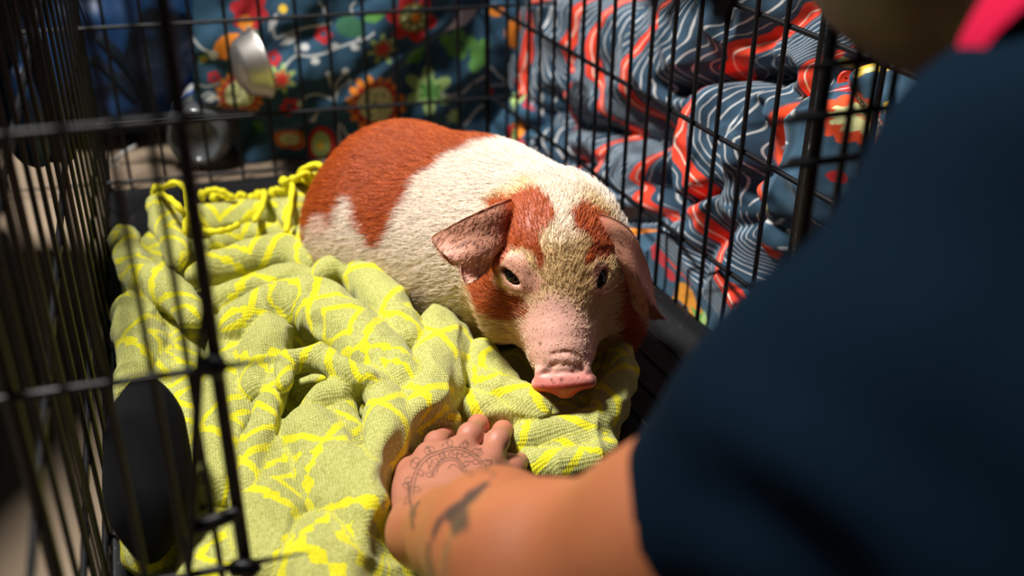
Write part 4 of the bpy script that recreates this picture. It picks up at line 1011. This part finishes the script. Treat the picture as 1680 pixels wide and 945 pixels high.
def lump(name, mat, label, cat, blobs, seed, amp, step=.006, freq=9.):
    P_ = np.array([b[0] for b in blobs]); r_ = np.array([max(b[1]) for b in blobs])
    lo_, hi_ = (P_ - r_[:, None]).min(0) - .03, (P_ + r_[:, None]).max(0) + .03
    f_ = Field(*[np.arange(lo_[i], hi_[i], step) for i in range(3)])
    for c_, r3 in blobs: f_.ell(c_, r3, None, .04)
    V, Q = f_.mesh(1); N_ = vnormals(V, Q)
    rg = 1 - np.abs(noise3(V * np.array([1, 1, .45]) + seed, freq)); V = V + N_ * (amp * (rg ** 2 - .5) + amp * .3 * noise3(V + seed, freq * 3))[:, None]
    V[:, 2] = np.maximum(V[:, 2], .002)
    return tag(link(name, mesh_np(name, V, Q), mat), label, cat)
bag = lump('blue_bag', M_blue, 'crumpled bright blue nylon bag behind the far corner of the crate', 'bag', [((-.74, 1.72, .16), (.16, .10, .17)), ((-.60, 1.74, .22), (.13, .09, .20)), ((-.80, 1.66, .36), (.14, .10, .14)), ((-.62, 1.72, .42), (.12, .09, .12))], 1.3, .035)
for k, (pts, r) in enumerate(((((160, 60), (200, 100), (230, 140), (262, 200)), .010), (((150, 95), (190, 130), (225, 165)), .008))):
    c_ = [at_y(x, y, 1.57) for x, y in pts]; V, Q, T = tube_arrays(catmull(c_, 14), r, 8); link('strap', mesh_np('strap', V, Q, T), M_navy_bag, bag)
film = lump('plastic_wrap', M_whitep, 'crinkled white plastic wrap beside the blue bag', 'plastic wrap', [(at_y(262, 20, 1.72), (.022, .03, .13)), (at_y(300, 40, 1.74), (.030, .03, .09))], 4.1, .02, .004, 24.)
backpack = lump('backpack', M_navy_bag, 'dark navy backpack leaning on the outside of the crate', 'backpack', [((-.76, .98, .28), (.20, .28, .30)), ((-.66, .90, .50), (.14, .30, .22)), ((-.86, 1.2, .16), (.2, .2, .16)), ((-.67, 1.13, .36), (.14, .15, .20))], 2.2, .02, .009, 7.)
V, Q, T = tube_arrays(catmull([at_y(52, 60, 1.12), at_y(72, 130, 1.125), at_y(86, 200, 1.13), at_y(92, 245, 1.13)], 16), .012, 8); st_ = link('strap', mesh_np('strap', V, Q, T), M_navy_bag, backpack)
V, Q, T = box_arrays(at_y(94, 240, 1.125), (.014, .008, .016)); link('buckle', mesh_np('buckle', V, Q, smooth=False), M_wire, backpack)
pk = lump('front_pocket', M_blue, None, None, [(at_y(40, 190, 1.13), (.03, .03, .06))], 3.0, .012, .004, 20.); pk.parent = backpack
# drinks bottle lying end-on behind the back panel
bc = at_y(334, 240, 1.605); bc[2] = .056; bd = unit(np.array((.02, -1.0, .0))); Mx = np.eye(4); Mx[:3, 2] = bd; Mx[:3, 0] = unit(np.cross((0, 0, 1), bd)); Mx[:3, 1] = np.cross(bd, Mx[:3, 0]); Mx[:3, 3] = bc
V, Q, _ = lathe_arrays([(0, -.13), (.050, -.13), (.054, -.125), (.054, -.03), (.050, -.005), (.047, .0), (.047, .004), (.052, .010), (.046, .030), (.036, .040), (.034, .034), (.020, .028), (0, .026)], 40, Mx)
bot = tag(link('water_bottle', mesh_np('water_bottle', V, Q), M_clear), 'grey translucent bottle lying end-on behind the crate wires', 'bottle')
V, Q, _ = lathe_arrays([(.0545, -.12), (.0552, -.118), (.0552, -.022), (.0545, -.02)], 40, Mx); link('label_band', mesh_np('label_band', V, Q), simple('blue_label', srgb(24, 84, 170), .5), bot)
V, Q, _ = lathe_arrays([(.0556, -.075), (.0562, -.073), (.0562, -.035), (.0556, -.033)], 40, Mx); link('label_stripe', mesh_np('label_stripe', V, Q), M_whitep, bot)
# steel bowl tucked in the fold of the floral cloth
bc = at_y(424, 104, 1.555); bd = unit(np.array((.84, .50, .12))); Mx = np.eye(4); Mx[:3, 2] = bd; Mx[:3, 0] = unit(np.cross((0, 0, 1), bd)); Mx[:3, 1] = np.cross(bd, Mx[:3, 0]); Mx[:3, 3] = bc
V, Q, _ = lathe_arrays([(0, -.036), (.026, -.035), (.040, -.026), (.049, -.004), (.053, .0), (.053, .003), (.047, .001), (.038, -.022), (.024, -.031), (0, -.032)], 48, Mx)
tag(link('steel_bowl', mesh_np('steel_bowl', V, Q), M_steel), 'small stainless steel bowl tipped against the floral cloth', 'bowl')
# loose cable on the carpet by the bottle
V, Q, T = tube_arrays(catmull([g(185, 255, .0) * 0 + at_y(x, y, 1.60) for x, y in ((184, 262), (206, 248), (222, 240), (184, 268), (230, 276), (252, 290), (270, 300), (296, 308))], 60), .0026, 6)
tag(link('charging_cable', mesh_np('charging_cable', V, Q, T), M_whitep), 'thin white cable bent between the blue bag and the blanket', 'cable')
V, Q, T = tube_arrays(catmull([at_y(x, y, 1.60) for x, y in ((374, 318), (384, 300), (402, 292), (418, 282), (424, 276))], 24), .0034, 6)
tag(link('white_cord', mesh_np('white_cord', V, Q, T), M_whitep), 'short white cord beside the grey bottle behind the crate', 'cord')
